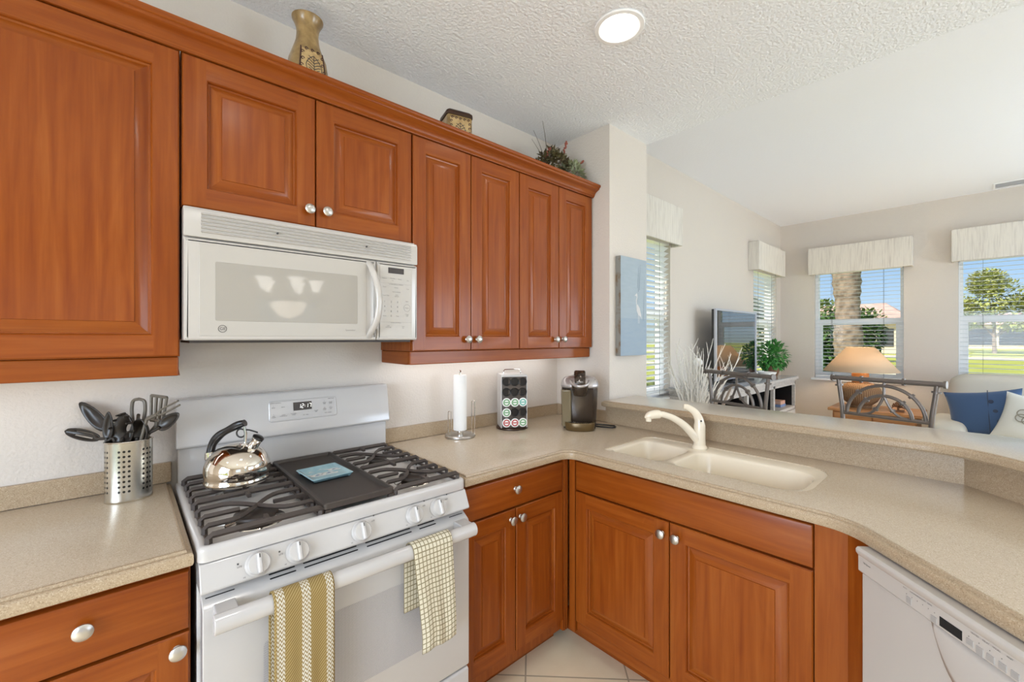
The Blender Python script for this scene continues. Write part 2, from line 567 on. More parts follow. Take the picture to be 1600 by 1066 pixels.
# ------------------------------------------------------------------ the setting
def wall(name, axis, p0, p1, s0, s1, z1, openings=()):
    """wall slab between planes p0, p1 of the given axis, spanning s0..s1, with (a, b, za, zb) openings"""
    bm = nbm()
    def bx(a, b, za, zb):
        if b - a < 1e-6 or zb - za < 1e-6: return
        if axis == 'y': box(bm, a, b, p0, p1, za, zb)
        else: box(bm, p0, p1, a, b, za, zb)
    cur = s0
    for a, b, za, zb in sorted(openings):
        bx(cur, a, 0, z1); bx(a, b, 0, za); bx(a, b, zb, z1); cur = b
    bx(cur, s1, 0, z1)
    return struct(name, bm, 'wall', smooth=0)

XF, ZK, ZL = 6.6, 2.669, 2.952
WL1, WL2 = (2.65, 3.503, 0.89, 2.30), (5.56, 6.42, 0.89, 2.30)
WA, WB = (-1.261, -0.389, 0.89, 2.30), (-2.57, -1.70, 0.89, 2.30)
GD = (-5.2, -3.0, 0.05, 2.2)  # unseen far-wall opening, added for its fill lamp
PD, DW_, RW, SW = (3.0, 5.4, 0.08, 2.2), (-1.35, 0.15, 0.85, 2.05), (1.25, 2.1, 0.85, 2.0), (-3.6, -1.2, 0.05, 2.2)  # unseen openings added for the fill lamps, except RW, seen mirrored
wall('wall_back', 'y', 0.0, 0.15, -2.75, 6.75, 3.1, [WL1, WL2])
wall('wall_far', 'x', XF, XF + 0.15, -5.75, 0.0, 3.1, [GD, WB, WA])
wall('wall_left', 'x', -2.75, -2.6, -5.75, 0.0, 3.1, [SW])
wall('wall_front', 'y', -5.75, -5.6, -2.6, XF, 3.1, [DW_, RW, PD])
bm = nbm(); box(bm, 1.989, 2.3985, -0.412, 0.0, 0, 2.669)
struct('wall_stub', bm, 'wall', smooth=0)
bm = nbm()
prism(bm, [(2.02, -0.412), (2.02, -1.865), (1.30, -2.585), (1.385, -2.67), (2.14, -1.915), (2.14, -0.412)], 0, 1.014)
struct('wall_bar', bm, 'wall', smooth=0)
bm = nbm(); box(bm, -2.6, 2.3985, -5.6, 0.0, ZK, 3.1)
CAN_HOLE = 0.078
bmc = nbm()
# kitchen ceiling with round holes for the recessed lamps
out = [(-2.6, -5.6), (2.3985, -5.6), (2.3985, 0.0), (-2.6, 0.0)]
bm.free(); bm = nbm()
holes = [[(x + CAN_HOLE * math.cos(2 * PI * k / 28), y + CAN_HOLE * math.sin(2 * PI * k / 28)) for k in range(28)] for x, y, z in CANS]
slab(bm, out, [(0, ZK), (0, 3.1)], holes, hole_depth=-0.12)
struct('ceiling', bm, 'ceiling', smooth=0)
bmc.free()
bm = nbm(); box(bm, 2.3985, XF, -5.6, 0.0, ZL, 3.1)
struct('ceiling', bm, 'ceiling_smooth', smooth=0)

def floor_mat():
    m, nt, b = nmat('floor_tile')
    N, L = nt.nodes, nt.links
    g = N.new('ShaderNodeNewGeometry'); sp = N.new('ShaderNodeSeparateXYZ'); L.new(g.outputs['Position'], sp.inputs[0])
    def op(k, a, b_=0.0, c=0.0):
        n = N.new('ShaderNodeMath'); n.operation = k
        for i, q in enumerate((a, b_, c)):
            if hasattr(q, 'links'): L.new(q, n.inputs[i])
            else: n.inputs[i].default_value = q
        return n.outputs[0]
    s = op('DIVIDE', op('ADD', op('MULTIPLY', op('SUBTRACT', sp.outputs[1], sp.outputs[0]), 0.70711), 1.2177), 0.4227)
    t = op('DIVIDE', op('ADD', op('MULTIPLY', op('ADD', sp.outputs[1], sp.outputs[0]), 0.70711), -0.36), 0.4227)
    gs = op('LESS_THAN', op('PINGPONG', s, 0.5), 0.008)
    gt = op('LESS_THAN', op('PINGPONG', t, 0.5), 0.008)
    gr = op('MAXIMUM', gs, gt)
    n = N.new('ShaderNodeTexNoise'); n.inputs['Scale'].default_value = 9; n.inputs['Detail'].default_value = 6
    L.new(g.outputs['Position'], n.inputs['Vector'])
    tile = mixcol(nt, n.outputs['Fac'], s2l(242, 226, 196), s2l(226, 206, 172))
    L.new(mixcol(nt, gr, tile, s2l(176, 160, 134)), b.inputs['Base Color'])
    b.inputs['Roughness'].default_value = 0.35
    return m
M['floor'] = floor_mat()
bm = nbm(); box(bm, -2.75, 6.75, -5.75, 0.15, -0.1, 0.0)
struct('floor', bm, 'floor', smooth=0)
bm = nbm(); box(bm, XF - 0.014, XF, -5.6, 0, 0, 0.11); struct('baseboard_far', bm, 'trim', smooth=0)
bm = nbm(); box(bm, 2.3985, XF - 0.014, -0.014, 0, 0, 0.11); struct('baseboard_back', bm, 'trim', smooth=0)

def oriented(axis, plane, sign):
    """local frame of a window: x along the wall, y outwards, z up"""
    if axis == 'y': return Matrix.Translation((0, plane, 0)) @ Matrix.Diagonal((1, sign, 1, 1))
    return Matrix.Translation((plane, 0, 0)) @ Matrix(((0, sign, 0, 0), (1, 0, 0, 0), (0, 0, 1, 0), (0, 0, 0, 1)))

def window(name, axis, plane, sign, o, sash=True, sill=True):
    a, b, za, zb = o
    T = oriented(axis, plane, sign)
    bm = nbm(); w = 0.035
    box(bm, a, a + w, 0.06, 0.13, za, zb); box(bm, b - w, b, 0.06, 0.13, za, zb)
    box(bm, a + w, b - w, 0.06, 0.13, za, za + w); box(bm, a + w, b - w, 0.06, 0.13, zb - w, zb)
    bm.transform(T)
    root = struct(name, bm, 'trim', smooth=30, bevel=0.003)
    zm0, zm1 = 1.583, 1.655
    if sash:
        bm = nbm(); a1, b1 = a + w, b - w
        box(bm, a1, b1, 0.065, 0.10, zm0, zm1)
        box(bm, a1, a1 + 0.04, 0.065, 0.10, za + w, zm0); box(bm, b1 - 0.04, b1, 0.065, 0.10, za + w, zm0)
        box(bm, a1 + 0.04, b1 - 0.04, 0.065, 0.10, za + w, za + w + 0.05)
        bm.transform(T); struct('sash', bm, 'trim', root, smooth=30, bevel=0.003)
    bm = nbm(); box(bm, a + w, b - w, 0.112, 0.116, za + w, zb - w); bm.transform(T)
    struct('pane', bm, 'glass', root, smooth=0)
    if sill:
        bm = nbm(); box(bm, a - 0.03, b + 0.03, -0.04, 0.06, za - 0.022, za + 0.004); bm.transform(T)
        struct('window_sill', bm, 'trim', root, smooth=30, bevel=0.005)
    return root
window('window_1', 'y', 0.0, 1, WL1)
window('window_2', 'y', 0.0, 1, WL2)
window('window_3', 'x', XF, 1, WA)
window('window_4', 'x', XF, 1, WB)
window('added_window_dining', 'y', -5.6, -1, DW_)  # unseen window, added to let in fill
window('window_6', 'y', -5.6, -1, RW)
window('added_opening_side', 'x', -2.6, -1, SW, sash=False, sill=False)  # unseen side opening, added to let fill reach the floor
window('added_opening_far', 'x', XF, 1, GD, sash=False, sill=False)  # unseen, added as a bright area for the cabinet sheen
window('added_opening_front', 'y', -5.6, -1, PD, sash=False, sill=False)  # unseen front opening, added to let in fill

def blind(axis, plane, sign, o, tilt, label, top=2.29, bottom=None, mat='slat'):
    a, b, za, zb = o
    T = oriented(axis, plane, sign)
    a += 0.012; b -= 0.012
    ctr = T @ Vector(((a + b) / 2, 0.03, za))
    root = thing('window_blind', label, 'blind', ctr, 0, 'horizontal slat blinds on the windows')
    z0 = (za + 0.03) if bottom is None else bottom
    bm = nbm()
    n = int((top - 0.05 - z0) / 0.0465)
    for i in range(n):
        z = z0 + 0.03 + i * 0.0465
        q = len(bm.verts)
        c, s = math.cos(tilt) * 0.0235, math.sin(tilt) * 0.0235
        pts = [(-1, 0.0), (-0.4, 0.0025), (0.4, 0.0025), (1, 0.0)]
        prof = [(0.03 + k * c - h * math.sin(tilt), z + k * s + h * math.cos(tilt)) for k, h in pts]
        prof += [(y, zz - 0.0022) for y, zz in prof[::-1]]
        extrude_x(bm, prof, a, b)
    bm.transform(T); part('slats', bm, mat, root, world=True)
    bm = nbm(); box(bm, a, b, 0.004, 0.056, top - 0.05, top); bm.transform(T); part('head_rail', bm, 'trim', root, world=True)
    bm = nbm(); box(bm, a, b, 0.006, 0.054, z0, z0 + 0.016); bm.transform(T); part('bottom_rail', bm, 'trim', root, world=True, bevel=0.003)
    for q in (0.2, 0.8):
        bm = nbm(); x = a + (b - a) * q
        for y in (0.005, 0.055): tube(bm, [(x, y, z0), (x, y, top - 0.03)], 0.0012, 5)
        bm.transform(T); part('ladder_cord', bm, 'dark_print', root, world=True)
    return root
M['slat_white'] = simple('blind_slat_white', s2l(226, 230, 232), 0.5)
M['slat'] = translucent('blind_slat', s2l(242, 244, 244), 0.4)
blind('y', 0.0, 1, WL1, R(-30), 'white slat blind on the window beside the canvas picture')
blind('y', 0.0, 1, WL2, R(-30), 'white slat blind on the corner window behind the television')
blind('x', XF, 1, WA, R(3), 'white slat blind on the window behind the table lamp', mat='slat_white')
blind('x', XF, 1, WB, R(3), 'white slat blind on the window above the beige sofa', mat='slat_white')
blind('y', -5.6, -1, RW, R(35), 'white slat blind seen mirrored in the microwave door')

def fabric_slub():
    m, nt, b = nmat('slub_fabric')
    N, L = nt.nodes, nt.links
    tc = N.new('ShaderNodeTexCoord'); mp = N.new('ShaderNodeMapping'); mp.inputs['Scale'].default_value = (90, 90, 5)
    L.new(tc.outputs['Object'], mp.inputs[0])
    n = N.new('ShaderNodeTexNoise'); n.inputs['Scale'].default_value = 1.0; n.inputs['Detail'].default_value = 5; n.inputs['Distortion'].default_value = 0.6
    L.new(mp.outputs[0], n.inputs['Vector'])
    r = N.new('ShaderNodeValToRGB'); e = r.color_ramp.elements
    e[0].position = 0.25; e[0].color = (*s2l(196, 188, 180), 1); e[1].position = 0.55; e[1].color = (*s2l(222, 216, 206), 1)
    L.new(n.outputs['Fac'], r.inputs[0]); L.new(r.outputs[0], b.inputs['Base Color'])
    b.inputs['Roughness'].default_value = 0.95
    return m
M['slub'] = fabric_slub()
def valance(axis, plane, sign, a, b, z0, z1, depth, label):
    T = oriented(axis, plane, sign)
    bm = nbm(); t = 0.018
    box(bm, a, b, -depth, -depth + t, z0, z1)
    box(bm, a, a + t, -depth + t, -0.001, z0, z1); box(bm, b - t, b, -depth + t, -0.001, z0, z1)
    box(bm, a + t, b - t, -depth + t, -0.001, z1 - t, z1)
    bm.transform(T)
    return solo('window_valance', bm, 'slub', label, 'valance', 'fabric box valances over the windows', smooth=30, bevel=0.004)
valance('y', 0.0, 1, 2.55, 3.53, 2.222, 2.555, 0.105, 'cream slub fabric valance over the window beside the canvas picture')
valance('y', 0.0, 1, 5.387, 6.375, 2.222, 2.56, 0.12, 'cream slub fabric valance over the corner window behind the television')
valance('x', XF, 1, -1.345, -0.346, 2.234, 2.572, 0.12, 'cream slub fabric valance over the window behind the table lamp')
valance('x', XF, 1, -2.66, -1.651, 2.235, 2.577, 0.12, 'cream slub fabric valance over the window above the beige sofa')

# ceiling lamps: white trim ring, bright inner cone, lamp
def recessed(i, x, y, z, label):
    root = thing('recessed_light', label, 'ceiling light', (x, y, z), 0, 'recessed ceiling lights')
    bm = nbm(); lathe(bm, [(0.078, 0.0), (0.098, 0.0), (0.100, -0.003), (0.097, -0.007), (0.082, -0.008), (0.0765, -0.002), (0.0765, 0.004)], 40)
    part('trim_ring', bm, 'trim', root)
    bm = nbm(); lathe(bm, [(0.0765, 0.002), (0.066, 0.06), (0.058, 0.105), (0.0, 0.107)], 40)
    part('reflector', bm, 'trim', root)
    bm = nbm(); lathe(bm, [(0, 0.055), (0.03, 0.058), (0.042, 0.072), (0.046, 0.10), (0, 0.103)], 28)
    part('bulb', bm, 'glow', root)
    l = light('SPOT', 'can_lamp', (x, y, z - 0.012), CAN_POWER[i], WARM, radius=0.06)
    l.data.spot_size = R(150); l.data.spot_blend = 0.6
labs = ['lit recessed ceiling light above the peninsula sink', 'unseen recessed ceiling light added over the middle of the kitchen floor', 'unseen recessed ceiling light added near the diagonal counter end', 'unseen recessed ceiling light added over the dining side', 'unseen recessed ceiling light added by the side opening']
for i, ((x, y, z), lb) in enumerate(zip(CANS, labs)): recessed(i, x, y, z, lb)
# ------------------------------------------------------------------ cabinets
def quad_uv(bm, pts, axis):
    """planar face, grain along local x (0) or z (2)"""
    s = quad_uv.seed
    uv = [((p[axis] + s), (p[2 - axis] + s * 1.7)) for p in pts]
    face(bm, pts, uv)
quad_uv.seed = 0

def raised_door(x0, x1, z0, z1, y, th=0.02, stile=0.058, rail=0.058):
    """frame and raised panel door, front towards -y at depth y"""
    bm = nbm()
    rnd = lambda: random.random() * 40
    e = 0.003
    def lay(i, d): return [(a, y + d, b) for a, b in rect_ring(x0, x1, z0, z1, i)]
    def loop(A, B, seed):
        for k in range(4):
            quad_uv.seed = seed + (0.37 if k % 2 else 0)
            quad_uv(bm, [A[k], A[(k + 1) % 4], B[(k + 1) % 4], B[k]], 0 if k % 2 == 0 else 2)
    s0 = rnd()
    loop(lay(0, th), lay(0, e), s0); loop(lay(0, e), lay(e, 0), s0)
    quad_uv.seed = s0; quad_uv(bm, lay(0, th)[::-1], 2)
    # front of frame: full height stiles, rails between
    sx0, sx1, rz0, rz1 = x0 + stile, x1 - stile, z0 + rail, z1 - rail
    for a, b in ((x0 + e, sx0), (sx1, x1 - e)):
        quad_uv.seed = rnd(); quad_uv(bm, [(a, y, z0 + e), (b, y, z0 + e), (b, y, z1 - e), (a, y, z1 - e)], 2)
    for a, b in ((z0 + e, rz0), (rz1, z1 - e)):
        quad_uv.seed = rnd(); quad_uv(bm, [(sx0, y, a), (sx1, y, a), (sx1, y, b), (sx0, y, b)], 0)
    # sticking, groove, raised bevel, panel
    def ring(i, d):
        return [(a, y + d, b) for a, b in ((sx0 + i, rz0 + i), (sx1 - i, rz0 + i), (sx1 - i, rz1 - i), (sx0 + i, rz1 - i))]
    steps = [(0, 0), (0.0025, 0.0006), (0.005, 0.004), (0.0065, 0.0115), (0.0115, 0.0130), (0.0145, 0.0120)]
    for (i, d), (j, f) in zip(steps, steps[1:]): loop(ring(i, d), ring(j, f), s0)
    s1 = rnd()
    steps = [(0.0145, 0.0120), (0.022, 0.0095), (0.034, 0.0050), (0.0405, 0.0036), (0.0415, 0.0008)]
    for (i, d), (j, f) in zip(steps, steps[1:]): loop(ring(i, d), ring(j, f), s1)
    quad_uv.seed = s1; quad_uv(bm, ring(0.0415, 0.0008), 2)
    return bm

def slab_front(x0, x1, z0, z1, y, th=0.02):
    """flat drawer front with a small edge"""
    bm = nbm(); s = random.random() * 40; e = 0.004
    def lay(i, d): return [(a, y + d, b) for a, b in rect_ring(x0, x1, z0, z1, i)]
    def loop(A, B):
        for k in range(4):
            quad_uv.seed = s; quad_uv(bm, [A[k], A[(k + 1) % 4], B[(k + 1) % 4], B[k]], 0)
    loop(lay(0, th), lay(0, 0.006)); loop(lay(0, 0.006), lay(0.002, 0.002)); loop(lay(0.002, 0.002), lay(0.006, 0))
    quad_uv.seed = s; quad_uv(bm, lay(0.006, 0), 0); quad_uv(bm, lay(0, th)[::-1], 0)
    return bm

def knob_bm(x, y, z):
    bm = nbm()
    m = Matrix.Translation((x, y, z)) @ Matrix.Rotation(R(90), 4, 'X')
    lathe(bm, [(0, -0.001), (0.0085, -0.001), (0.0085, 0.001), (0.006, 0.004), (0.0058, 0.012), (0.009, 0.015), (0.0155, 0.0165), (0.0172, 0.019), (0.0168, 0.022), (0.012, 0.0255), (0.006, 0.0272), (0, 0.0276)], 28, m)
    return bm

UP_Y, UP_D = -0.296, 0.276          # wall cabinets: door face, box depth
def wall_cabinet(label, x0, x1, z0, z1, doors, knobs):
    root = thing('wall_cabinet', label, 'cabinet', ((x0 + x1) / 2, -UP_D / 2, z0), 0, 'cherry wall cabinets')
    bm = nbm(); wbox(bm, x0, x1, -UP_D, -0.001, z0, z1 + 0.012, 2)
    part('body', bm, 'wood', root, world=True, bevel=0.001)
    for (a, b), k in zip(doors, knobs):
        d = part('door', raised_door(a, b, z0 + 0.002, z1, UP_Y), 'wood', root, world=True, smooth=20)
        if k: part('knob', knob_bm(k[0], UP_Y, k[1]), 'nickel', d, world=True)
    return root
g = 0.0022
wall_cabinet('wide cherry wall cabinet with one large door left of the microwave', -0.62, -0.001, 1.352, 2.255, [(-0.616, -0.004)], [None])
wall_cabinet('short cherry wall cabinet with two doors above the white microwave', 0.001, 0.761, 1.800, 2.255, [(0.003, 0.381 - g), (0.381 + g, 0.759)], [(0.356, 1.858), (0.416, 1.860)])
wall_cabinet('tall narrow two-door cherry wall cabinet beside the microwave', 0.763, 1.372, 1.352, 2.255, [(0.766, 1.067 - g), (1.067 + g, 1.371)], [(1.041, 1.402), (1.100, 1.402)])
wall_cabinet('tall narrow two-door cherry wall cabinet nearest the wall end', 1.374, 1.984, 1.352, 2.255, [(1.376, 1.675 - g), (1.675 + g, 1.974)], [(1.644, 1.401), (1.706, 1.402)])

def light_rail(x0, x1, label):
    bm = nbm()
    wbox(bm, x0, x1, -0.272, -0.252, 1.294, 1.3515, 0)
    wbox(bm, x0, x0 + 0.018, -0.252, -0.002, 1.294, 1.3515, 1); wbox(bm, x1 - 0.018, x1, -0.252, -0.002, 1.294, 1.3515, 1)
    return solo('light_rail', bm, 'wood', label, 'moulding', 'light rails under the wall cabinets', bevel=0.004)
light_rail(-0.618, -0.003, 'cherry light rail under the wide left wall cabinet')
light_rail(0.765, 1.982, 'cherry light rail under the two tall wall cabinets')

# crown moulding along the whole run
prof = [(0.0, 2.258), (0.010, 2.258), (0.012, 2.264), (0.016, 2.266), (0.018, 2.272), (0.021, 2.279), (0.028, 2.287), (0.038, 2.293), (0.050, 2.297), (0.053, 2.300), (0.053, 2.306), (0.060, 2.309), (0.062, 2.313), (0.062, 2.322), (0.0, 2.322)]
bm = nbm()
base_y = UP_Y + 0.006
rings = [[bm.verts.new((x, base_y - o, z)) for o, z in prof] for x in (-0.62, 1.986)]
ring_faces(bm, rings[0], rings[1])
bm.faces.new(rings[0]); bm.faces.new(rings[1][::-1])
grain(bm, bm.faces, 0)
solo('crown_molding', bm, 'wood', 'cherry crown moulding running along the top of the wall cabinets', 'moulding', smooth=50)

# base cabinets ------------------------------------------------------
BY = -0.632                           # door face of the stove wall cabinets
def base_run(root, x0, x1, mats=None):
    bm = nbm(); wbox(bm, x0, x1, BY + 0.02, -0.002, 0.10, 0.872, 2)
    part('body', bm, 'wood', root, world=True, bevel=0.001)
    bm = nbm(); wbox(bm, x0, x1, BY + 0.11, BY + 0.30, 0.0, 0.10, 0)
    part('toe_kick', bm, 'wood', root, world=True)

root = thing('base_cabinet', 'cherry base cabinet left of the stove with drawer and door', 'cabinet', (-0.2, -0.3, 0), 0, 'cherry base cabinets')
base_run(root, -0.62, -0.006)
d = part('drawer', slab_front(-0.366, -0.010, 0.722, 0.858, BY), 'wood', root, world=True)
part('knob', knob_bm(-0.187, BY, 0.803), 'nickel', d, world=True)
d = part('door', raised_door(-0.366, -0.010, 0.13, 0.715, BY), 'wood', root, world=True, smooth=20)
part('knob', knob_bm(-0.033, BY, 0.684), 'nickel', d, world=True)

root = thing('base_cabinet', 'cherry base cabinet right of the stove with drawer over two doors', 'cabinet', (1.05, -0.3, 0), 0, 'cherry base cabinets')
base_run(root, 0.772, 1.38)
d = part('drawer', slab_front(0.776, 1.322, 0.733, 0.858, BY), 'wood', root, world=True)
part('knob', knob_bm(1.034, BY, 0.806), 'nickel', d, world=True)
for a, b, k in ((0.776, 1.036, 1.010), (1.041, 1.322, 1.062)):
    d = part('door', raised_door(a, b, 0.152, 0.726, BY, stile=0.05), 'wood', root, world=True, smooth=20)
    part('knob', knob_bm(k, BY, 0.688), 'nickel', d, world=True)
bm = nbm(); wbox(bm, 1.327, 1.362, BY + 0.004, BY + 0.02, 0.10, 0.868, 2)
for x in (1.334, 1.345): wbox(bm, x, x + 0.006, BY + 0.001, BY + 0.004, 0.10, 0.868, 2)
part('corner_post', bm, 'wood', root, world=True, bevel=0.001)

# sink base faces -x: built facing -y and turned
PX = 1.36
TP = Matrix.Rotation(R(-90), 4, 'Z')          # local (x, y) -> world (y, -x)
def pen(bm): bm.transform(TP); return bm
root = thing('base_cabinet', 'cherry sink base cabinet with false front and two large doors', 'cabinet', (1.66, -1.1, 0), 0, 'cherry base cabinets')
bm = nbm(); wbox(bm, PX + 0.02, 2.0, -1.62, -0.64, 0.10, 0.68, 2)
wbox(bm, PX + 0.02, PX + 0.04, -1.62, -0.64, 0.68, 0.872, 2)
part('body', bm, 'wood', root, world=True)
bm = nbm(); wbox(bm, PX + 0.11, PX + 0.3, -1.62, -0.525, 0, 0.10, 1); part('toe_kick', bm, 'wood', root, world=True)
part('false_front', pen(slab_front(0.672, 1.556, 0.735, 0.862, PX)), 'wood', root, world=True)
for a, b, k in ((0.672, 1.110, 1.085), (1.114, 1.556, 1.142)):
    d = part('door', pen(raised_door(a, b, 0.152, 0.728, PX)), 'wood', root, world=True, smooth=20)
    part('knob', pen(knob_bm(k, PX, 0.682)), 'nickel', d, world=True)
bm = nbm(); wbox(bm, PX, PX + 0.02, -0.668, -0.636, 0.10, 0.868, 2); part('corner_post', bm, 'wood', root, world=True, bevel=0.001)
bm = nbm(); wbox(bm, PX + 0.012, PX + 0.02, -1.556, -0.672, 0.10, 0.150, 1); part('bottom_rail', bm, 'wood', root, world=True)

# angled filler between the sink base and the dishwasher
bm = nbm()
pl = [(PX, -1.560), (PX, -1.637), (PX - 0.056, -1.693), (PX - 0.042, -1.707), (PX + 0.02, -1.647), (PX + 0.02, -1.560)]
prism(bm, pl, 0.0, 0.872); grain(bm, bm.faces, 2)
solo('filler_panel', bm, 'wood', 'angled cherry filler panel between the sink base and the dishwasher', 'cabinet panel')

# ------------------------------------------------------------------ countertops
ZT = 0.914
EDGE = [(0.018, ZT), (0.0135, ZT - 0.0012), (0.0115, ZT - 0.007), (0.0045, ZT - 0.008), (0.001, ZT - 0.011), (0.0, ZT - 0.014), (0.0, ZT - 0.031), (0.0025, ZT - 0.037), (0.010, ZT - 0.040), (0.03, ZT - 0.040)]
bm = nbm()
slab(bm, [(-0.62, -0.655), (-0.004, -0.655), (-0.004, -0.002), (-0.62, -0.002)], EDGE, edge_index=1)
root = thing('countertop', 'sand coloured countertop left of the stove', 'countertop', (-0.3, -0.33, 0.874))
part('slab', bm, ['counter', 'counter_shade'], root, world=True, smooth=30)
bm = nbm(); box(bm, -0.62, -0.004, -0.018, -0.002, ZT, 0.982); part('backsplash', bm, 'counter_shade', root, world=True, bevel=0.003)

SINK = round_poly([(1.452, -1.515), (1.832, -1.515), (1.845, -0.752), (1.452, -0.752)], [0.10, 0.10, 0.06, 0.02], 8)
root = thing('countertop', 'sand coloured L-shaped countertop holding the sink', 'countertop', (1.6, -0.9, 0.874))
bm = nbm()
top = round_poly([(0.772, -0.655), (1.332, -0.655), (1.332, -1.638), (0.80, -2.17), (1.25, -2.62), (2.008, -1.862), (2.008, -0.416), (1.987, -0.410), (1.987, -0.002), (0.772, -0.002)],
                 [0.0, 0.05, 0.13, 0, 0, 0, 0, 0, 0, 0], 10)
top = [Vector(p) for p in top]
# outline runs clockwise as listed; reverse when needed so insets go inwards
area = sum(top[i - 1].x * top[i].y - top[i].x * top[i - 1].y for i in range(len(top)))
if area < 0: top.reverse()
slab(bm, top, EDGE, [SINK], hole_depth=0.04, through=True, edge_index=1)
part('slab', bm, ['counter', 'counter_shade'], root, world=True, smooth=30)
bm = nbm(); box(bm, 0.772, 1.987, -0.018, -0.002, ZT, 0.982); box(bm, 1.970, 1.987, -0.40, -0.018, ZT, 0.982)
part('backsplash', bm, 'counter_shade', root, world=True, bevel=0.003)
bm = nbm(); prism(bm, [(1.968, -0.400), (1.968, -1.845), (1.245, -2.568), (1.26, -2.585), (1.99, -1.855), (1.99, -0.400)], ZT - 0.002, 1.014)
part('riser', bm, 'counter_shade', root, world=True, smooth=30)

ZB = 1.050
EDGE_B = [(0.016, ZB), (0.011, ZB - 0.0012), (0.0085, ZB - 0.0055), (0.0045, ZB - 0.0065), (0.001, ZB - 0.010), (0.0, ZB - 0.013), (0.0, ZB - 0.027), (0.0025, ZB - 0.031), (0.008, ZB - 0.0325), (0.008, ZB - 0.035), (0.03, ZB - 0.035)]
bm = nbm()
bar = round_poly([(1.905, -0.414), (1.905, -1.848), (1.19, -2.563), (1.45, -2.823), (2.268, -2.005), (2.268, -0.414)], [0, 0.22, 0, 0, 0.2, 0], 10)
bar = [Vector(p) for p in bar]
if sum(bar[i - 1].x * bar[i].y - bar[i].x * bar[i - 1].y for i in range(len(bar))) < 0: bar.reverse()
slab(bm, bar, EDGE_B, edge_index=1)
M['bar'] = speckle('sand_solid_surface_polished', s2l(196, 180, 158), s2l(176, 158, 134), s2l(212, 199, 180), 0.28)
M['bar'].node_tree.nodes['Principled BSDF'].inputs['Coat Weight'].default_value = 1.0
M['bar'].node_tree.nodes['Principled BSDF'].inputs['Coat Roughness'].default_value = 0.26
M['bar'].node_tree.nodes['Principled BSDF'].inputs['Coat IOR'].default_value = 1.8
solo('bar_countertop', bm, ['bar', 'counter_shade'], 'raised sand coloured bar top behind the sink, polished', 'countertop', smooth=30)

# ------------------------------------------------------------------ sink and faucet
root = thing('sink', 'bone white double-bowl sink set into the peninsula countertop', 'sink', (1.64, -1.13, 0.72))
bm = nbm(); zs = ZT - 0.004
outer = [Vector(p) for p in SINK]
if sum(outer[i - 1].x * outer[i].y - outer[i].x * outer[i - 1].y for i in range(len(outer))) < 0: outer.reverse()
def bowl(bm, pts, rad, depth):
    b0 = [Vector(p) for p in round_poly(pts, rad, 7)]
    rings = []
    for d, dz in ((0.0, 0.0), (0.005, 0.003), (0.010, 0.012), (0.022, depth - 0.03), (0.035, depth - 0.006), (0.06, depth)):
        rings.append([bm.verts.new((p.x, p.y, zs - dz)) for p in offset_poly(b0, d)])
    for a, b in zip(rings, rings[1:]): ring_faces(bm, a, b)
    fill(bm, [rings[-1]])
    return rings[0]
h1 = bowl(bm, [(1.470, -1.020), (1.745, -1.020), (1.765, -0.775), (1.470, -0.775)], [0.05, 0.05, 0.05, 0.03], 0.15)
h2 = bowl(bm, [(1.470, -1.495), (1.752, -1.495), (1.752, -1.052), (1.470, -1.052)], [0.085, 0.09, 0.06, 0.05], 0.19)
oo = [bm.verts.new((p.x, p.y, zs)) for p in outer]
fill(bm, [oo, h1, h2])
o2 = [bm.verts.new((p.x, p.y, zs - 0.02)) for p in outer]
ring_faces(bm, oo, o2)
part('basin', bm, 'sink', root, world=True, smooth=50)
for cx, cy, dp in ((1.61, -0.90, 0.15), (1.61, -1.27, 0.19)):
    bm = nbm(); lathe(bm, [(0, 0.003), (0.018, 0.003), (0.03, 0.001), (0.045, 0.004), (0.045, 0.0)], 28, Matrix.Translation((cx, cy, zs - dp)))
    part('drain', bm, 'nickel', root, world=True)

root = thing('faucet', 'bone white single-lever pull-out faucet behind the sink', 'faucet', (1.795, -1.030, zs))
bx_, by_ = 1.795, -1.030
bm = nbm()
lathe(bm, [(0, 0), (0.031, 0), (0.033, 0.004), (0.031, 0.012), (0.026, 0.018), (0.0245, 0.05), (0.0245, 0.105), (0.022, 0.116), (0.0, 0.118)], 28, Matrix.Translation((bx_, by_, zs)))
part('body', bm, 'sink', root, world=True)
tip = Vector((1.594, -0.883, 0)); b0 = Vector((bx_, by_, 0)); dv = tip - b0
def sp(q, z): p = b0 + dv * q; return (p.x, p.y, z)
bm = nbm()
pts = curve([sp(0.02, 0.945), sp(0.13, 0.975), sp(0.30, 1.018), sp(0.50, 1.050), sp(0.68, 1.066), sp(0.76, 1.068)], 6)
tube(bm, pts, [0.021 - 0.007 * min(1, i / 20) for i in range(len(pts))], 16)
part('spout', bm, 'sink', root, world=True)
bm = nbm()
pts = curve([sp(0.74, 1.068), sp(0.84, 1.068), sp(0.95, 1.063), sp(1.03, 1.054)], 5)
tube(bm, pts, [0.0155, 0.0185, 0.0195, 0.0195, 0.0195, 0.0195, 0.0195, 0.019, 0.0185, 0.018, 0.017, 0.015, 0.013, 0.010, 0.007, 0.003], 16)
lathe(bm, [(0, -0.028), (0.012, -0.028), (0.013, -0.01), (0.013, 0)], 16, Matrix.Translation(sp(0.96, 1.066)))
part('spray_head', bm, 'sink', root, world=True)
bm = nbm()
pts = curve([(bx_, by_, zs + 0.108), (bx_ - 0.002, by_ + 0.004, zs + 0.135), (bx_ - 0.012, by_ + 0.018, zs + 0.165), (bx_ - 0.030, by_ + 0.042, zs + 0.185), (bx_ - 0.040, by_ + 0.055, zs + 0.188)], 5)
n_ = len(pts)
tube(bm, pts, [0.0235 - 0.0125 * (i / (n_ - 1)) ** 0.8 for i in range(n_)], 16, squash=1.0)
part('handle', bm, 'sink', root, world=True)
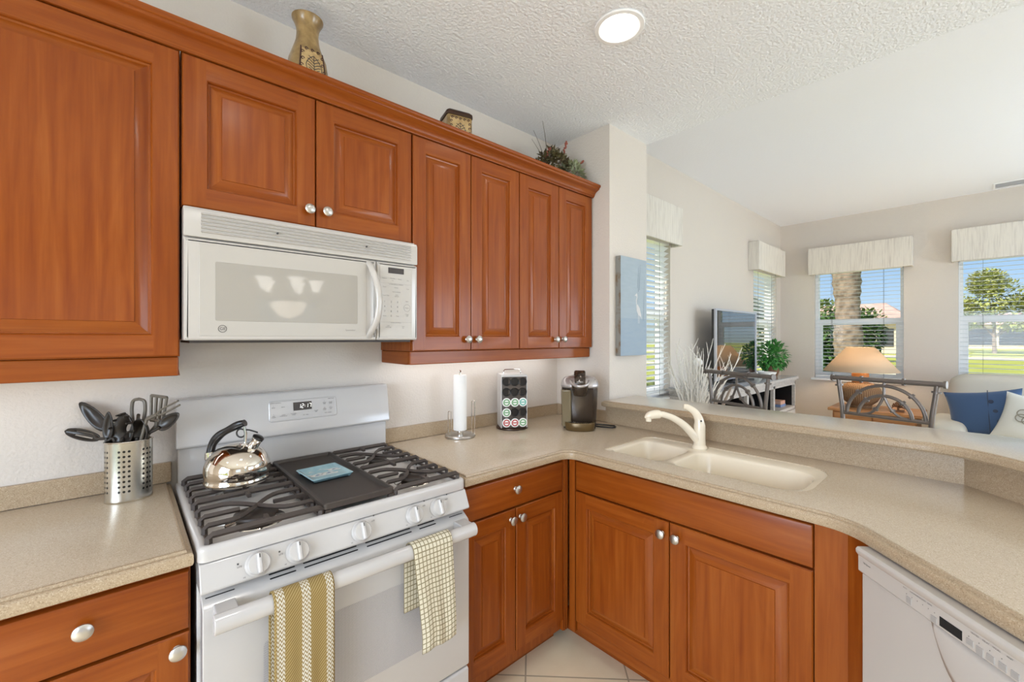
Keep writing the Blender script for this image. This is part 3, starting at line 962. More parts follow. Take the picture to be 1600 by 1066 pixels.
bm = nbm(); dcam = Vector((-0.74, -0.67, 0)); q = Vector((bx_, by_, zs + 0.128)) + dcam * 0.021
lathe(bm, [(0, 0.0035), (0.0035, 0.003), (0.004, 0)], 12, Matrix.Translation(q) @ dcam.to_track_quat('Z', 'Y').to_matrix().to_4x4())
part('index_button', bm, 'dark_print', root, world=True)
# ------------------------------------------------------------------ gas range
RX0, RX1 = 0.004, 0.764
def uv_quad(bm, x0, x1, z0, z1, y):
    face(bm, [(x0, y, z0), (x1, y, z0), (x1, y, z1), (x0, y, z1)], [(x0, z0), (x1, z0), (x1, z1), (x0, z1)])

def perf_glass():
    """grey oven glass with a fine dot screen"""
    m, nt, b = nmat('oven_window_screen')
    def fn(u, v, op):
        a = op('SUBTRACT', op('FRACT', op('MULTIPLY', op('ADD', u, v), 230.0)), 0.5)
        c = op('SUBTRACT', op('FRACT', op('MULTIPLY', op('SUBTRACT', u, v), 230.0)), 0.5)
        return op('LESS_THAN', op('ADD', op('MULTIPLY', a, a), op('MULTIPLY', c, c)), 0.075)
    f = uvmath(nt, fn)
    nt.links.new(mixcol(nt, f, s2l(190, 187, 187), s2l(124, 122, 126)), b.inputs['Base Color'])
    b.inputs['Roughness'].default_value = 0.12
    return m
M['oven_glass'] = perf_glass()
M['button_grey'] = simple('button_grey', s2l(164, 160, 156), 0.4)

rng = thing('gas_range', 'white freestanding gas range with five burner knobs', 'stove', (0.384, -0.35, 0))
bm = nbm(); box(bm, RX0, RX1, -0.63, -0.02, 0.02, 0.878); part('body', bm, 'enamel', rng, world=True, bevel=0.004)
# cooktop with raised rim and sunken well
bm = nbm()
o = round_poly([(RX0 - 0.002, -0.668), (RX1 + 0.002, -0.668), (RX1 + 0.002, -0.045), (RX0 - 0.002, -0.045)], [0.02, 0.02, 0.003, 0.003], 5)
steps = [(0, 0.880), (0, 0.906), (0.003, 0.913), (0.009, 0.916), (0.018, 0.9145), (0.022, 0.9125), (0.030, 0.899), (0.034, 0.8965)]
rings = [[bm.verts.new((p.x, p.y, z)) for p in offset_poly(o, d)] for d, z in steps]
for a, b in zip(rings, rings[1:]): ring_faces(bm, a, b)
fill(bm, [rings[-1]]); fill(bm, [rings[0]])
part('cooktop', bm, 'enamel', rng, world=True, smooth=50)
# knob panel below the cooktop
bm = nbm()
extrude_x(bm, [(-0.62, 0.877), (-0.664, 0.877), (-0.668, 0.873), (-0.692, 0.822), (-0.689, 0.816), (-0.62, 0.816)], RX0, RX1)
part('knob_panel', bm, 'enamel', rng, world=True, bevel=0.003)
ks = (0.122, 0.213, 0.384, 0.555, 0.642)
tilt = math.atan2(0.024, 0.051)
for kx in ks:
    T = Matrix.Translation((kx, -0.681, 0.8475)) @ Matrix.Rotation(-tilt, 4, 'X') @ Matrix.Rotation(R(90), 4, 'X')
    bm = nbm()
    lathe(bm, [(0, 0.0), (0.029, 0.0), (0.0295, 0.003), (0.027, 0.006), (0.0255, 0.009), (0.0255, 0.014), (0.023, 0.0185), (0, 0.019)], 36, T)
    k = part('burner_knob', bm, 'enamel', rng, world=True)
    bm = nbm()
    box(bm, -0.007, 0.007, -0.025, 0.0255, 0.012, 0.029)
    for v in bm.verts:
        if v.co.z > 0.02: v.co.x *= 0.72; v.co.y *= 0.92
    bm.transform(T); part('grip', bm, 'enamel', k, world=True, bevel=0.004, seg=3)
    bm = nbm(); box(bm, -0.0012, 0.0012, 0.012, 0.021, 0.0285, 0.0295); bm.transform(T); part('pointer', bm, 'dark_print', k, world=True)
bm = nbm()
items = []
P0 = Matrix.Translation((0, -0.6816, 0.8475)) @ Matrix.Rotation(-tilt, 4, 'X') @ Matrix.Rotation(R(90), 4, 'X')
def on_panel(x, s): return P0 @ Matrix.Translation((x, s, 0.0003))
for i, kx in enumerate(ks):
    dx = -0.042 if i < 2 else 0.036
    dy = 0.012 if i < 2 else 0.026
    for a in (0, 1):
        for b in (0, 1):
            t = on_panel(kx + dx + a * 0.007, dy + b * 0.007)
            vs = [bm.verts.new(t @ Vector(p)) for p in ((-0.002, -0.002, 0), (0.002, -0.002, 0), (0.002, 0.002, 0), (-0.002, 0.002, 0))]
            if (a, b) == ((0, 0) if i < 2 else (1, 1)): bm.faces.new(vs)
    items.append(('LITE', 0.0055, on_panel(kx + dx + 0.003, dy - 0.007), 'CENTER'))
    items.append(('OFF', 0.0055, on_panel(kx, 0.0345), 'CENTER'))
    items.append(('HI', 0.005, on_panel(kx - 0.031, -0.022), 'CENTER'))
text_bm(bm, items)
part('knob_markings', bm, 'dark_print', rng, world=True, smooth=0)
# oven door with vented top edge
bm = nbm()
extrude_x(bm, [(-0.632, 0.812), (-0.640, 0.812), (-0.690, 0.783), (-0.694, 0.776), (-0.694, 0.285), (-0.690, 0.278), (-0.632, 0.278)], RX0 + 0.004, RX1 - 0.004)
door = part('oven_door', bm, 'enamel', rng, world=True, bevel=0.003)
def slot(xa, xb, q, h=0.0042):
    """dark slot lying on the slanted top of the door; q along the slope"""
    p0 = Vector((0, -0.640, 0.812)); d = Vector((0, -0.050, -0.029)).normalized(); n = Vector((0, -0.029, 0.050)).normalized()
    a = p0 + d * q + n * 0.0006; b = a + d * h
    pts = round_poly([(xa, 0), (xb, 0), (xb, h), (xa, h)], h * 0.45, 3)
    bm = nbm(); face(bm, [Vector((p[0], 0, 0)) + a + d * p[1] for p in pts])
    part('vent_slot', bm, 'blackhole', door, world=True, smooth=0)
for xa, xb in ((0.150, 0.212), (0.232, 0.378), (0.404, 0.551), (0.578, 0.640)):
    slot(xa, xb, 0.022); slot(xa, xb, 0.035)
slot(0.016, 0.075, 0.030, 0.003); slot(0.695, 0.750, 0.030, 0.003)
bm = nbm()
w = round_poly([(0.131, 0.420), (0.620, 0.420), (0.620, 0.656), (0.131, 0.656)], 0.015, 5)
face(bm, [(p.x, -0.6948, p.y) for p in w], [(p.x, p.y) for p in w])
part('oven_window', bm, 'oven_glass', door, world=True, smooth=0)
bm = nbm()
pr = [(-0.742 + 0.021 * math.cos(a) * (0.75 if math.cos(a) > 0 else 1), 0.768 + 0.0225 * math.sin(a)) for a in [2 * PI * k / 18 for k in range(18)]]
extrude_x(bm, pr, 0.022, 0.746)
for x in (0.022, 0.690):
    box(bm, x + 0.006, x + 0.050, -0.740, -0.692, 0.756, 0.790)
part('door_handle', bm, 'enamel', door, world=True, bevel=0.003)
bm = nbm(); extrude_x(bm, [(-0.63, 0.270), (-0.686, 0.270), (-0.692, 0.264), (-0.692, 0.09), (-0.686, 0.084), (-0.63, 0.084)], RX0 + 0.004, RX1 - 0.004)
part('storage_drawer', bm, 'enamel', rng, world=True, bevel=0.003)
# backguard
bm = nbm(); box(bm, RX0 + 0.006, RX1 - 0.006, -0.066, -0.022, 0.900, 1.034); part('backsplash_panel', bm, 'enamel', rng, world=True, bevel=0.006, seg=3)
bm = nbm()
extrude_x(bm, [(-0.020, 1.030), (-0.084, 1.034), (-0.090, 1.040), (-0.066, 1.190), (-0.060, 1.199), (-0.020, 1.199)], RX0, RX1)
bg = part('backguard', bm, 'enamel', rng, world=True, bevel=0.005, seg=3)
bt = math.atan2(0.024, 0.150)
BG = Matrix.Translation((0, -0.0780, 1.115)) @ Matrix.Rotation(-bt, 4, 'X')
bm = nbm()
pts = round_poly([(0.279, -0.028), (0.533, -0.028), (0.531, 0.052), (0.281, 0.052)], 0.010, 5)
rings = [[bm.verts.new((p.x, y, p.y)) for p in offset_poly(pts, d)] for d, y in ((0, 0.002), (0.0, -0.0015), (0.0025, -0.003), (0.005, -0.0022), (0.0055, -0.0018))]
for a, b in zip(rings, rings[1:]): ring_faces(bm, a, b)
fill(bm, [rings[-1]]); bm.transform(BG)
cp = part('control_panel', bm, 'enamel', bg, world=True)
M['display'] = simple('display_window', s2l(66, 60, 58), 0.15)
M['digits'] = emit('clock_digits', (1.0, 0.97, 0.92), 1.1)
bm = nbm(); box(bm, 0.366, 0.434, -0.0026, 0, 0.008, 0.040); bm.transform(BG)
part('clock_display', bm, 'display', bg, world=True)
bm = nbm(); seven(bm, '12:17', 0.3835, -0.0031, 0.0165, 0.0150); bm.transform(BG)
part('clock_digits', bm, 'digits', bg, world=True, smooth=0)
bm = nbm()
def onbg(x, z): return BG @ front_mat(x, -0.0026, z)
items = [('OVEN CONTROLS', 0.0045, onbg(0.305, 0.043), 'CENTER'), ('TIMED OVEN', 0.0045, onbg(0.510, 0.043), 'CENTER')]
for x, z, t in ((0.296, 0.026, 'BAKE'), (0.330, 0.026, 'BROIL'), (0.296, -0.008, 'SELF\nCLEAN'), (0.330, -0.006, 'LOCK\nCONTROLS'), (0.366, -0.005, 'KITCHEN\nTIMER'), (0.398, 0.000, '-'), (0.420, 0.000, '+'), (0.410, -0.012, 'HR    MIN'), (0.450, -0.002, 'CLOCK\nOFF'),
                (0.483, 0.026, 'COOK\nTIME'), (0.508, 0.026, 'DELAY\nSTART'), (0.483, 0.002, 'OVEN\nLIGHT'), (0.508, 0.004, 'CLEAR\nOFF'), (0.497, -0.013, 'ELECTRONIC')):
    items.append((t, 0.0048, onbg(x, z), 'CENTER'))
for x, z in ((0.296, 0.036), (0.296, 0.004), (0.366, 0.008), (0.483, 0.038), (0.483, 0.013), (0.508, 0.014)):
    items.append(('.', 0.014, onbg(x, z), 'CENTER'))
text_bm(bm, items); part('printed_labels', bm, 'dark_print', bg, world=True, smooth=0)

# burners
for bx0, by0, r in ((0.150, -0.225, 0.038), (0.150, -0.520, 0.050), (0.640, -0.225, 0.036), (0.640, -0.520, 0.044), (0.390, -0.36, 0.040)):
    T = Matrix.Translation((bx0, by0, 0.8965))
    bm = nbm(); lathe(bm, [(0, 0.010), (r * 0.9, 0.010), (r, 0.006), (r * 1.45, 0.002), (r * 1.5, -0.001)], 36, T)
    b = part('burner_base', bm, 'steel', rng, world=True)
    bm = nbm(); lathe(bm, [(r * 0.85, 0.009), (r * 1.05, 0.013), (r * 1.12, 0.018), (r * 1.08, 0.023), (r * 0.95, 0.0255), (0, 0.0262)], 36, T)
    part('burner_cap', bm, 'griddle', b, world=True)

# grates: cross bars, crossing S bars and short fingers on two side rails
def grate(name_label, xa, xb):
    bm = nbm()
    zt = 0.9345; sq = dict(seg=4, rot=PI / 4)
    ys = [-0.648 + i * (0.553 / 8) for i in range(9)]
    def bar(pts, r=0.0072, down=(True, True)):
        q = [Vector(p) for p in pts]
        if down[0]: q = [q[0] + Vector((0.001, 0, -0.033)), q[0] + Vector((0.001, 0, -0.006)), q[0] + Vector((0.009, 0, 0))] + q[1:]
        if down[1]: q = q[:-1] + [q[-1] + Vector((-0.009, 0, 0)), q[-1] + Vector((-0.001, 0, -0.006)), q[-1] + Vector((-0.001, 0, -0.033))]
        tube(bm, q, [r] * len(q), **sq)
    L_ = xb - xa
    def S(y0, y1):
        pts = [(xa, y0, zt), (xa + L_ * 0.22, y0, zt)]
        for k in range(1, 8):
            t = k / 8; s = t * t * (3 - 2 * t)
            pts.append((xa + L_ * (0.22 + 0.56 * t), y0 + (y1 - y0) * s, zt))
        return pts + [(xa + L_ * 0.78, y1, zt), (xb, y1, zt)]
    for i in (0, 4, 8): bar([(xa, ys[i], zt), (xb, ys[i], zt)], 0.0085)
    for a, b in ((1, 3), (3, 1), (5, 7), (7, 5)): bar(S(ys[a], ys[b]))
    for i in (2, 6):
        bar([(xa, ys[i], zt), (xa + L_ * 0.34, ys[i], zt)], down=(True, False))
        bar([(xb - L_ * 0.34, ys[i], zt), (xb, ys[i], zt)], down=(False, True))
    for yc, s in ((ys[4], 1), (ys[4], -1), (ys[0], 1), (ys[8], -1)):
        xm = (xa + xb) / 2
        tube(bm, [(xm, yc - 0.006 * s, zt), (xm, yc + 0.042 * s, zt)], 0.0072, seg=4, rot=PI / 4)
    for x in (xa + 0.003, xb - 0.003):
        tube(bm, [(x, ys[0], 0.912), (x, ys[8], 0.912)], 0.0055, seg=4, rot=PI / 4)
    return part('burner_grate', bm, 'iron', rng, world=True, smooth=30, bevel=0.0015, label=name_label)
grate('cast iron grate under the kettle', 0.024, 0.284)
grate('cast iron grate beside the griddle', 0.506, 0.744)
bm = nbm()
o = [Vector(p) for p in round_poly([(0.288, -0.655), (0.502, -0.655), (0.502, -0.090), (0.288, -0.090)], 0.012, 5)]
rings = [[bm.verts.new((p.x, p.y, z)) for p in offset_poly(o, d)] for d, z in ((0.006, 0.922), (0, 0.926), (0, 0.940), (0.003, 0.943), (0.009, 0.943), (0.014, 0.934), (0.018, 0.9325))]
for a, b in zip(rings, rings[1:]): ring_faces(bm, a, b)
fill(bm, [rings[-1]]); fill(bm, [rings[0]])
for x in (0.300, 0.490):
    for y in (-0.648, -0.100): box(bm, x - 0.008, x + 0.008, y - 0.007, y + 0.007, 0.896, 0.924)
part('griddle', bm, 'griddle', rng, world=True, smooth=40)

# ------------------------------------------------------------------ microwave
MY = -0.343
mw = thing('microwave', 'white over-the-range microwave hung under the short wall cabinet', 'microwave', (0.381, -0.18, 1.395))
bm = nbm(); box(bm, 0.003, 0.760, MY + 0.022, -0.004, 1.400, 1.796); part('body', bm, 'bisque', mw, world=True, bevel=0.004)
bm = nbm(); box(bm, 0.02, 0.745, -0.31, -0.03, 1.392, 1.400); part('underside_panel', bm, 'griddle', mw, world=True)
bm = nbm(); extrude_x(bm, [(MY + 0.022, 1.704), (MY, 1.704), (MY, 1.776), (MY + 0.006, 1.788), (MY + 0.022, 1.790)], 0.002, 0.760)
gr = part('vent_grille', bm, 'bisque', mw, world=True, bevel=0.003)
bm = nbm()
for i in range(6):
    z = 1.7185 + i * 0.0105
    extrude_x(bm, [(MY + 0.001, z), (MY - 0.0075, z + 0.0012), (MY - 0.0068, z + 0.0028), (MY + 0.001, z + 0.0065)], 0.044, 0.729)
part('louvres', bm, 'bisque', gr, world=True)
bm = nbm()
for x in (0.246, 0.545):
    lathe(bm, [(0, 0.006), (0.003, 0.006), (0.003, 0)], 10, Matrix.Translation((x, MY, 1.748)) @ Matrix.Rotation(R(90), 4, 'X'))
part('screws', bm, 'dark_print', gr, world=True)
# door: outer moulding, pale glass field, viewing window
bm = nbm()
o = [Vector(p) for p in round_poly([(0.003, 1.400), (0.585, 1.400), (0.585, 1.700), (0.003, 1.700)], 0.006, 4)]
rings = [[bm.verts.new((p.x, y, p.y)) for p in offset_poly(o, d)] for d, y in ((0, MY + 0.022), (0, MY + 0.006), (0.004, MY + 0.001), (0.010, MY))]
for a, b in zip(rings, rings[1:]): ring_faces(bm, a, b)
fill(bm, [rings[-1]])
md = part('door', bm, 'bisque', mw, world=True)
def gloss_white(name, col, rough=0.06):
    return simple(name, col, rough, coat=0.0, spec=0.5)
M['mw_field'] = gloss_white('microwave_glass_field', s2l(184, 178, 170), 0.1)
M['keypad'] = simple('keypad_film', s2l(186, 180, 172), 0.45)
M['mw_window'] = gloss_white('microwave_window', s2l(164, 158, 149), 0.04)
M['mw_window'].node_tree.nodes['Principled BSDF'].inputs['IOR'].default_value = 1.7
bm = nbm(); box(bm, 0.039, 0.545, MY - 0.0012, MY + 0.002, 1.413, 1.689); part('glass_field', bm, 'mw_field', md, world=True, bevel=0.001)
bm = nbm(); o = [Vector(p) for p in round_poly([(0.078, 1.459), (0.511, 1.459), (0.511, 1.636), (0.078, 1.636)], 0.004, 3)]
rings = [[bm.verts.new((p.x, y, p.y)) for p in offset_poly(o, d)] for d, y in ((0, MY - 0.0010), (0.0006, MY - 0.0019))]
ring_faces(bm, rings[0], rings[1]); fill(bm, [rings[1]]); part('viewing_window', bm, 'mw_window', md, world=True, smooth=20)
bm = nbm()
pts = curve([(0.556, MY + 0.004, 1.689), (0.558, MY - 0.018, 1.665), (0.570, MY - 0.042, 1.60), (0.574, MY - 0.047, 1.54), (0.570, MY - 0.040, 1.48), (0.558, MY - 0.018, 1.435), (0.556, MY + 0.004, 1.413)], 6)
tube(bm, pts, [0.0125] * len(pts), 14, squash=0.75)
part('door_handle', bm, 'bisque', md, world=True)
bm = nbm()
ring = [(0.0098, 0.0), (0.0098, 0.0009), (0.0112, 0.0009), (0.0112, 0.0)]
lathe(bm, ring, 32, Matrix.Translation((0.096, MY - 0.0012, 1.435)) @ Matrix.Rotation(R(90), 4, 'X'))
text_bm(bm, [('GE', 0.0125, front_mat(0.0965, MY - 0.0018, 1.435), 'CENTER')])
part('badge', bm, 'dark_print', md, world=True)
bm = nbm(); text_bm(bm, [('Spacemaker', 0.0075, front_mat(0.485, MY - 0.0016, 1.436), 'CENTER')]); part('lettering', bm, 'grey_print', md, world=True, smooth=0)
bm = nbm()
o = [Vector(p) for p in round_poly([(0.588, 1.400), (0.760, 1.400), (0.760, 1.700), (0.588, 1.700)], 0.006, 4)]
rings = [[bm.verts.new((p.x, y, p.y)) for p in offset_poly(o, d)] for d, y in ((0, MY + 0.022), (0, MY + 0.006), (0.004, MY + 0.001), (0.010, MY))]
for a, b in zip(rings, rings[1:]): ring_faces(bm, a, b)
fill(bm, [rings[-1]])
mp = part('control_panel', bm, 'bisque', mw, world=True)
bm = nbm(); box(bm, 0.598, 0.734, MY - 0.001, MY + 0.002, 1.413, 1.690); part('keypad', bm, 'keypad', mp, world=True, bevel=0.001)
bm = nbm(); box(bm, 0.632, 0.698, MY - 0.0018, MY, 1.659, 1.681); part('display', bm, 'display', mp, world=True)
bm = nbm(); it = []
def om(x, z): return front_mat(x, MY - 0.0014, z)
def ln(t, s, x, z): it.append((t, s, om(x, z), 'CENTER'))
ln('Popcorn', 0.0055, 0.617, 1.638); ln('Beverage', 0.0055, 0.650, 1.640); ln('Reheat', 0.0055, 0.681, 1.638); ln('Help', 0.005, 0.715, 1.636); ln('Plate', 0.0045, 0.650, 1.631)
ln('CONVENIENCE COOKING', 0.005, 0.666, 1.616); ln('Potato', 0.0052, 0.617, 1.605); ln('Defrost', 0.0052, 0.666, 1.604); ln('Time', 0.0052, 0.715, 1.602)
ln('TIME COOKING', 0.005, 0.666, 1.587); ln('Cook Time', 0.0058, 0.622, 1.572); ln('Auto\nDefrost', 0.0058, 0.668, 1.573)
for r_, row in enumerate(('123', '456', '789')):
    for c_, ch in enumerate(row): ln(ch, 0.0105, 0.617 + c_ * 0.027, 1.548 - r_ * 0.0185)
ln('Power', 0.0055, 0.617, 1.493); ln('0', 0.0105, 0.644, 1.493); ln('Timer', 0.0055, 0.671, 1.493)
ln('Start', 0.0065, 0.712, 1.553); ln('Pause', 0.0065, 0.712, 1.527); ln('Clear\nOff', 0.0065, 0.712, 1.498)
ln('HOOD CONTROLS', 0.005, 0.664, 1.467); ln('Light\nHi/Lo/Off', 0.0058, 0.632, 1.452); ln('Vent\nFan', 0.0058, 0.695, 1.450)
lathe(bm, [(0.0135, 0), (0.0135, 0.0003), (0.0143, 0.0003), (0.0143, 0)], 24, Matrix.Translation((0.712, MY - 0.001, 1.527)) @ Matrix.Rotation(R(90), 4, 'X'))
for z in (1.6135, 1.463): box(bm, 0.600, 0.732, MY - 0.0013, MY - 0.0010, z + 0.006, z + 0.0064)
text_bm(bm, it); part('printed_keys', bm, 'grey_print', mp, world=True, smooth=0)

# ------------------------------------------------------------------ dishwasher (diagonal)
dw = thing('dishwasher', 'white built-in dishwasher under the diagonal end of the countertop', 'dishwasher', (1.277, -1.675, 0), R(-135))
# local: x to the right seen from the front, front at y = 0
bm = nbm(); box(bm, 0.003, 0.597, 0.03, 0.52, 0.10, 0.868); part('tub', bm, 'bisque', dw)
bm = nbm(); box(bm, 0.0, 0.60, 0.07, 0.10, 0.0, 0.10); part('kick_plate', bm, 'bisque', dw)
bm = nbm(); box(bm, 0.002, 0.598, 0.004, 0.03, 0.11, 0.806)
dd = part('door', bm, 'bisque', dw, bevel=0.004)
bm = nbm()
extrude_x(bm, [(0.03, 0.808), (0.0, 0.808), (-0.004, 0.812), (-0.004, 0.850), (-0.010, 0.858), (-0.011, 0.866), (-0.006, 0.872), (0.03, 0.872)], 0.0, 0.60)
cpn = part('control_panel', bm, 'bisque', dw, bevel=0.002)
# scooped handle pocket
bm = nbm()
n_ = 24; rows = []
for j in range(7):
    q = j / 6; row = []
    for i in range(n_ + 1):
        t = -1 + 2 * i / n_
        zedge = 0.806 - 0.105 * (1 - abs(t) ** 2.6) * q
        dy = 0.004 - 0.0035 * math.sin(PI * q) * (1 - t * t) + (0.0 if q < 1 else 0)
        row.append(bm.verts.new((0.30 + t * 0.105, dy - (0.006 * (1 - abs(t) ** 3) * q), zedge)))
    rows.append(row)
for a, b in zip(rows, rows[1:]):
    for i in range(n_): bm.faces.new((a[i], a[i + 1], b[i + 1], b[i]))
part('handle_scoop', bm, 'bisque', dd, solid=0.002)
bm = nbm(); box(bm, 0.222, 0.268, -0.0048, 0, 0.816, 0.835); part('display', bm, 'blackhole', cpn)
bm = nbm(); it = []
def od(x, z): return front_mat(x, -0.0046, z)
it.append(('GE Quiet', 0.006, od(0.030, 0.8385), 'CENTER'))
for x, t in ((0.140, 'POTS'), (0.158, 'AUTO'), (0.172, 'NORMAL'), (0.186, 'LIGHT'), (0.200, 'RINSE'), (0.292, 'HEATED'), (0.312, 'DELAY'), (0.330, 'HOURS'), (0.352, 'RESET')):
    it.append((t, 0.004, od(x, 0.845), 'CENTER'))
for x in (0.144, 0.158, 0.171, 0.184, 0.197, 0.211, 0.281, 0.300, 0.319, 0.339): it.append(('.', 0.016, od(x, 0.8385), 'CENTER'))
text_bm(bm, it); part('printed_labels', bm, 'dark_print', cpn, smooth=0)
for x, z, h in ((0.150, 0.823, 0.015), (0.209, 0.820, 0.013), (0.283, 0.824, 0.012), (0.301, 0.820, 0.016), (0.320, 0.821, 0.013), (0.340, 0.821, 0.013), (0.360, 0.821, 0.013)):
    bm = nbm(); box(bm, x - 0.0065, x + 0.0065, -0.0052, -0.003, z - h / 2, z + h / 2)
    part('button', bm, 'button_grey', cpn, bevel=0.0006)
M['kettle_steel'] = simple('kettle_steel', (0.80, 0.74, 0.66), 0.07, 1.0)
M['nylon_grey'] = simple('grey_nylon', s2l(104, 96, 84), 0.4)
M['well'] = simple('capsule_well_black', s2l(18, 12, 10), 0.35)
M['pod_green'] = simple('lid_green', s2l(120, 164, 120), 0.5)
M['pod_teal'] = simple('lid_teal', s2l(110, 178, 164), 0.5)
M['pod_red'] = simple('lid_red', s2l(188, 92, 90), 0.5)
M['cm_tray'] = simple('drip_tray_bronze', s2l(104, 84, 52), 0.3, 0.4)
# ------------------------------------------------------------------ things on the range
# kettle, turned so that its handle and spout lie across the view; local x to the right
kt = thing('tea_kettle', 'polished steel whistling kettle with black handle on the left burner grate', 'kettle', (0.148, -0.268, 0.9425), YAW)
bm = nbm()
lathe(bm, [(0, 0.0), (0.080, 0.0), (0.090, 0.004), (0.0925, 0.010), (0.0915, 0.016), (0.0895, 0.020), (0.0915, 0.030), (0.0930, 0.045), (0.0910, 0.062), (0.0845, 0.080), (0.072, 0.098), (0.054, 0.112), (0.032, 0.121), (0.012, 0.124), (0, 0.1245)], 56)
part('body', bm, 'kettle_steel', kt, smooth=60)
bm = nbm()
pts = curve([(-0.084, 0, 0.072), (-0.088, 0, 0.092), (-0.079, 0, 0.125), (-0.056, 0, 0.152), (-0.025, 0, 0.170), (0.006, 0, 0.185), (0.024, 0, 0.190)], 6)
n_ = len(pts)
tube(bm, pts, [0.013 + 0.001 * math.sin(i * 0.5) for i in range(n_)], 14, squash=0.8)
part('handle', bm, 'black', kt)
bm = nbm(); tube(bm, [(-0.079, 0, 0.060), (-0.0875, 0, 0.078), (-0.0885, 0, 0.096)], [0.016, 0.0165, 0.0150], 14, squash=0.85)
part('handle_bracket', bm, 'chrome', kt)
bm = nbm()
tube(bm, [(0.022, 0, 0.176), (0.026, 0, 0.155), (0.024, 0, 0.126)], 0.0045, 10)
lathe(bm, [(0, 0.128), (0.014, 0.126), (0.017, 0.122), (0.017, 0.118)], 20, Matrix.Translation((0.022, 0, 0)))
part('handle_post', bm, 'chrome', kt)
bm = nbm()
pts = [(0.008 + 0.0135 * math.cos(a), 0.004, 0.156 + 0.0135 * math.sin(a)) for a in [R(60) + R(270) * k / 14 for k in range(15)]]
pts = [(0.062, 0.004, 0.158), (0.036, 0.004, 0.166)] + pts
tube(bm, curve(pts, 2), 0.0026, 8)
part('spout_trigger', bm, 'black', kt)
bm = nbm()
d = Vector((0.5, 0, 0.75)).normalized(); T = Matrix.Translation((0.044, 0, 0.108)) @ d.to_track_quat('Z', 'Y').to_matrix().to_4x4()
lathe(bm, [(0.0185, 0), (0.0165, 0.012), (0.0155, 0.034), (0.0175, 0.036), (0.0175, 0.041), (0.0135, 0.0415), (0.012, 0.03)], 24, T)
sp_ = part('spout', bm, 'chrome', kt, smooth=50)
bm = nbm(); lathe(bm, [(0, 0.047), (0.013, 0.046), (0.0178, 0.043), (0.0178, 0.0405), (0, 0.040)], 24, T); tube(bm, [T @ Vector((0.017, 0, 0.043)), T @ Vector((0.020, 0, 0.025)), T @ Vector((0.016, 0, 0.012))], 0.002, 6)
part('whistle_cap', bm, 'black', sp_)

# blue tile trivet on the griddle
bm = nbm()
tv = thing('tile_trivet', 'square blue glazed tile with white bird motif resting on the griddle', 'tile', (0.390, -0.357, 0.934), R(3))
o = [Vector(p) for p in round_poly([(-0.069, -0.078), (0.069, -0.078), (0.069, 0.078), (-0.069, 0.078)], 0.006, 4)]
rings = [[bm.verts.new((p.x, p.y, z)) for p in offset_poly(o, d)] for d, z in ((0.014, 0.0), (0.010, 0.003), (0.0, 0.012), (0.002, 0.0138), (0.006, 0.0132), (0.014, 0.0085))]
for a, b in zip(rings, rings[1:]): ring_faces(bm, a, b)
fill(bm, [rings[0]]); fill(bm, [rings[-1]])
M['tile_blue'] = simple('glazed_blue', s2l(128, 164, 174), 0.12, coat=0.5, var=(22, s2l(150, 182, 188), 0.4, 0.7))
M['tile_white'] = simple('glazed_white', s2l(228, 230, 226), 0.15)
part('dish', bm, 'tile_blue', tv, smooth=40)
bm = nbm()
def motif(pts, z=0.0091): face(bm, [(x, y, z) for x, y in pts])
for cx, cy, s in ((-0.032, -0.020, 1.5), (0.006, -0.018, 1.6), (0.036, 0.012, 1.4)):
    k = []
    for i in range(15):
        a = PI * 1.25 * i / 14 + 0.2; k.append((cx + 0.014 * s * math.cos(a), cy + 0.010 * s * math.sin(a)))
    inner = [(cx + (x - cx) * 0.45 + 0.001, cy + (y - cy) * 0.45 - 0.002) for x, y in k[::-1]]
    motif(k + inner)
    motif([(cx - 0.012 * s, cy + 0.004), (cx - 0.020 * s, cy + 0.026), (cx - 0.006 * s, cy + 0.010)])
    motif([(cx - 0.010 * s, cy - 0.008 * s), (cx + 0.016 * s, cy - 0.010 * s), (cx + 0.020 * s, cy - 0.004), (cx - 0.006, cy - 0.003 * s)], 0.0092)
motif([(-0.012, 0.034), (0.002, 0.040), (0.014, 0.034), (0.002, 0.046)]); motif([(-0.046, 0.022), (-0.036, 0.030), (-0.024, 0.024), (-0.036, 0.037)])
part('bird_motif', bm, 'tile_white', tv, smooth=0)
bm = nbm()
for cx, cy in ((-0.030, -0.017), (0.009, -0.015), (0.038, 0.013)): lathe(bm, [(0, 0.0097), (0.0045, 0.0096), (0.0055, 0.0088)], 14, Matrix.Translation((cx, cy, 0)))
part('dark_spots', bm, 'navy', tv)

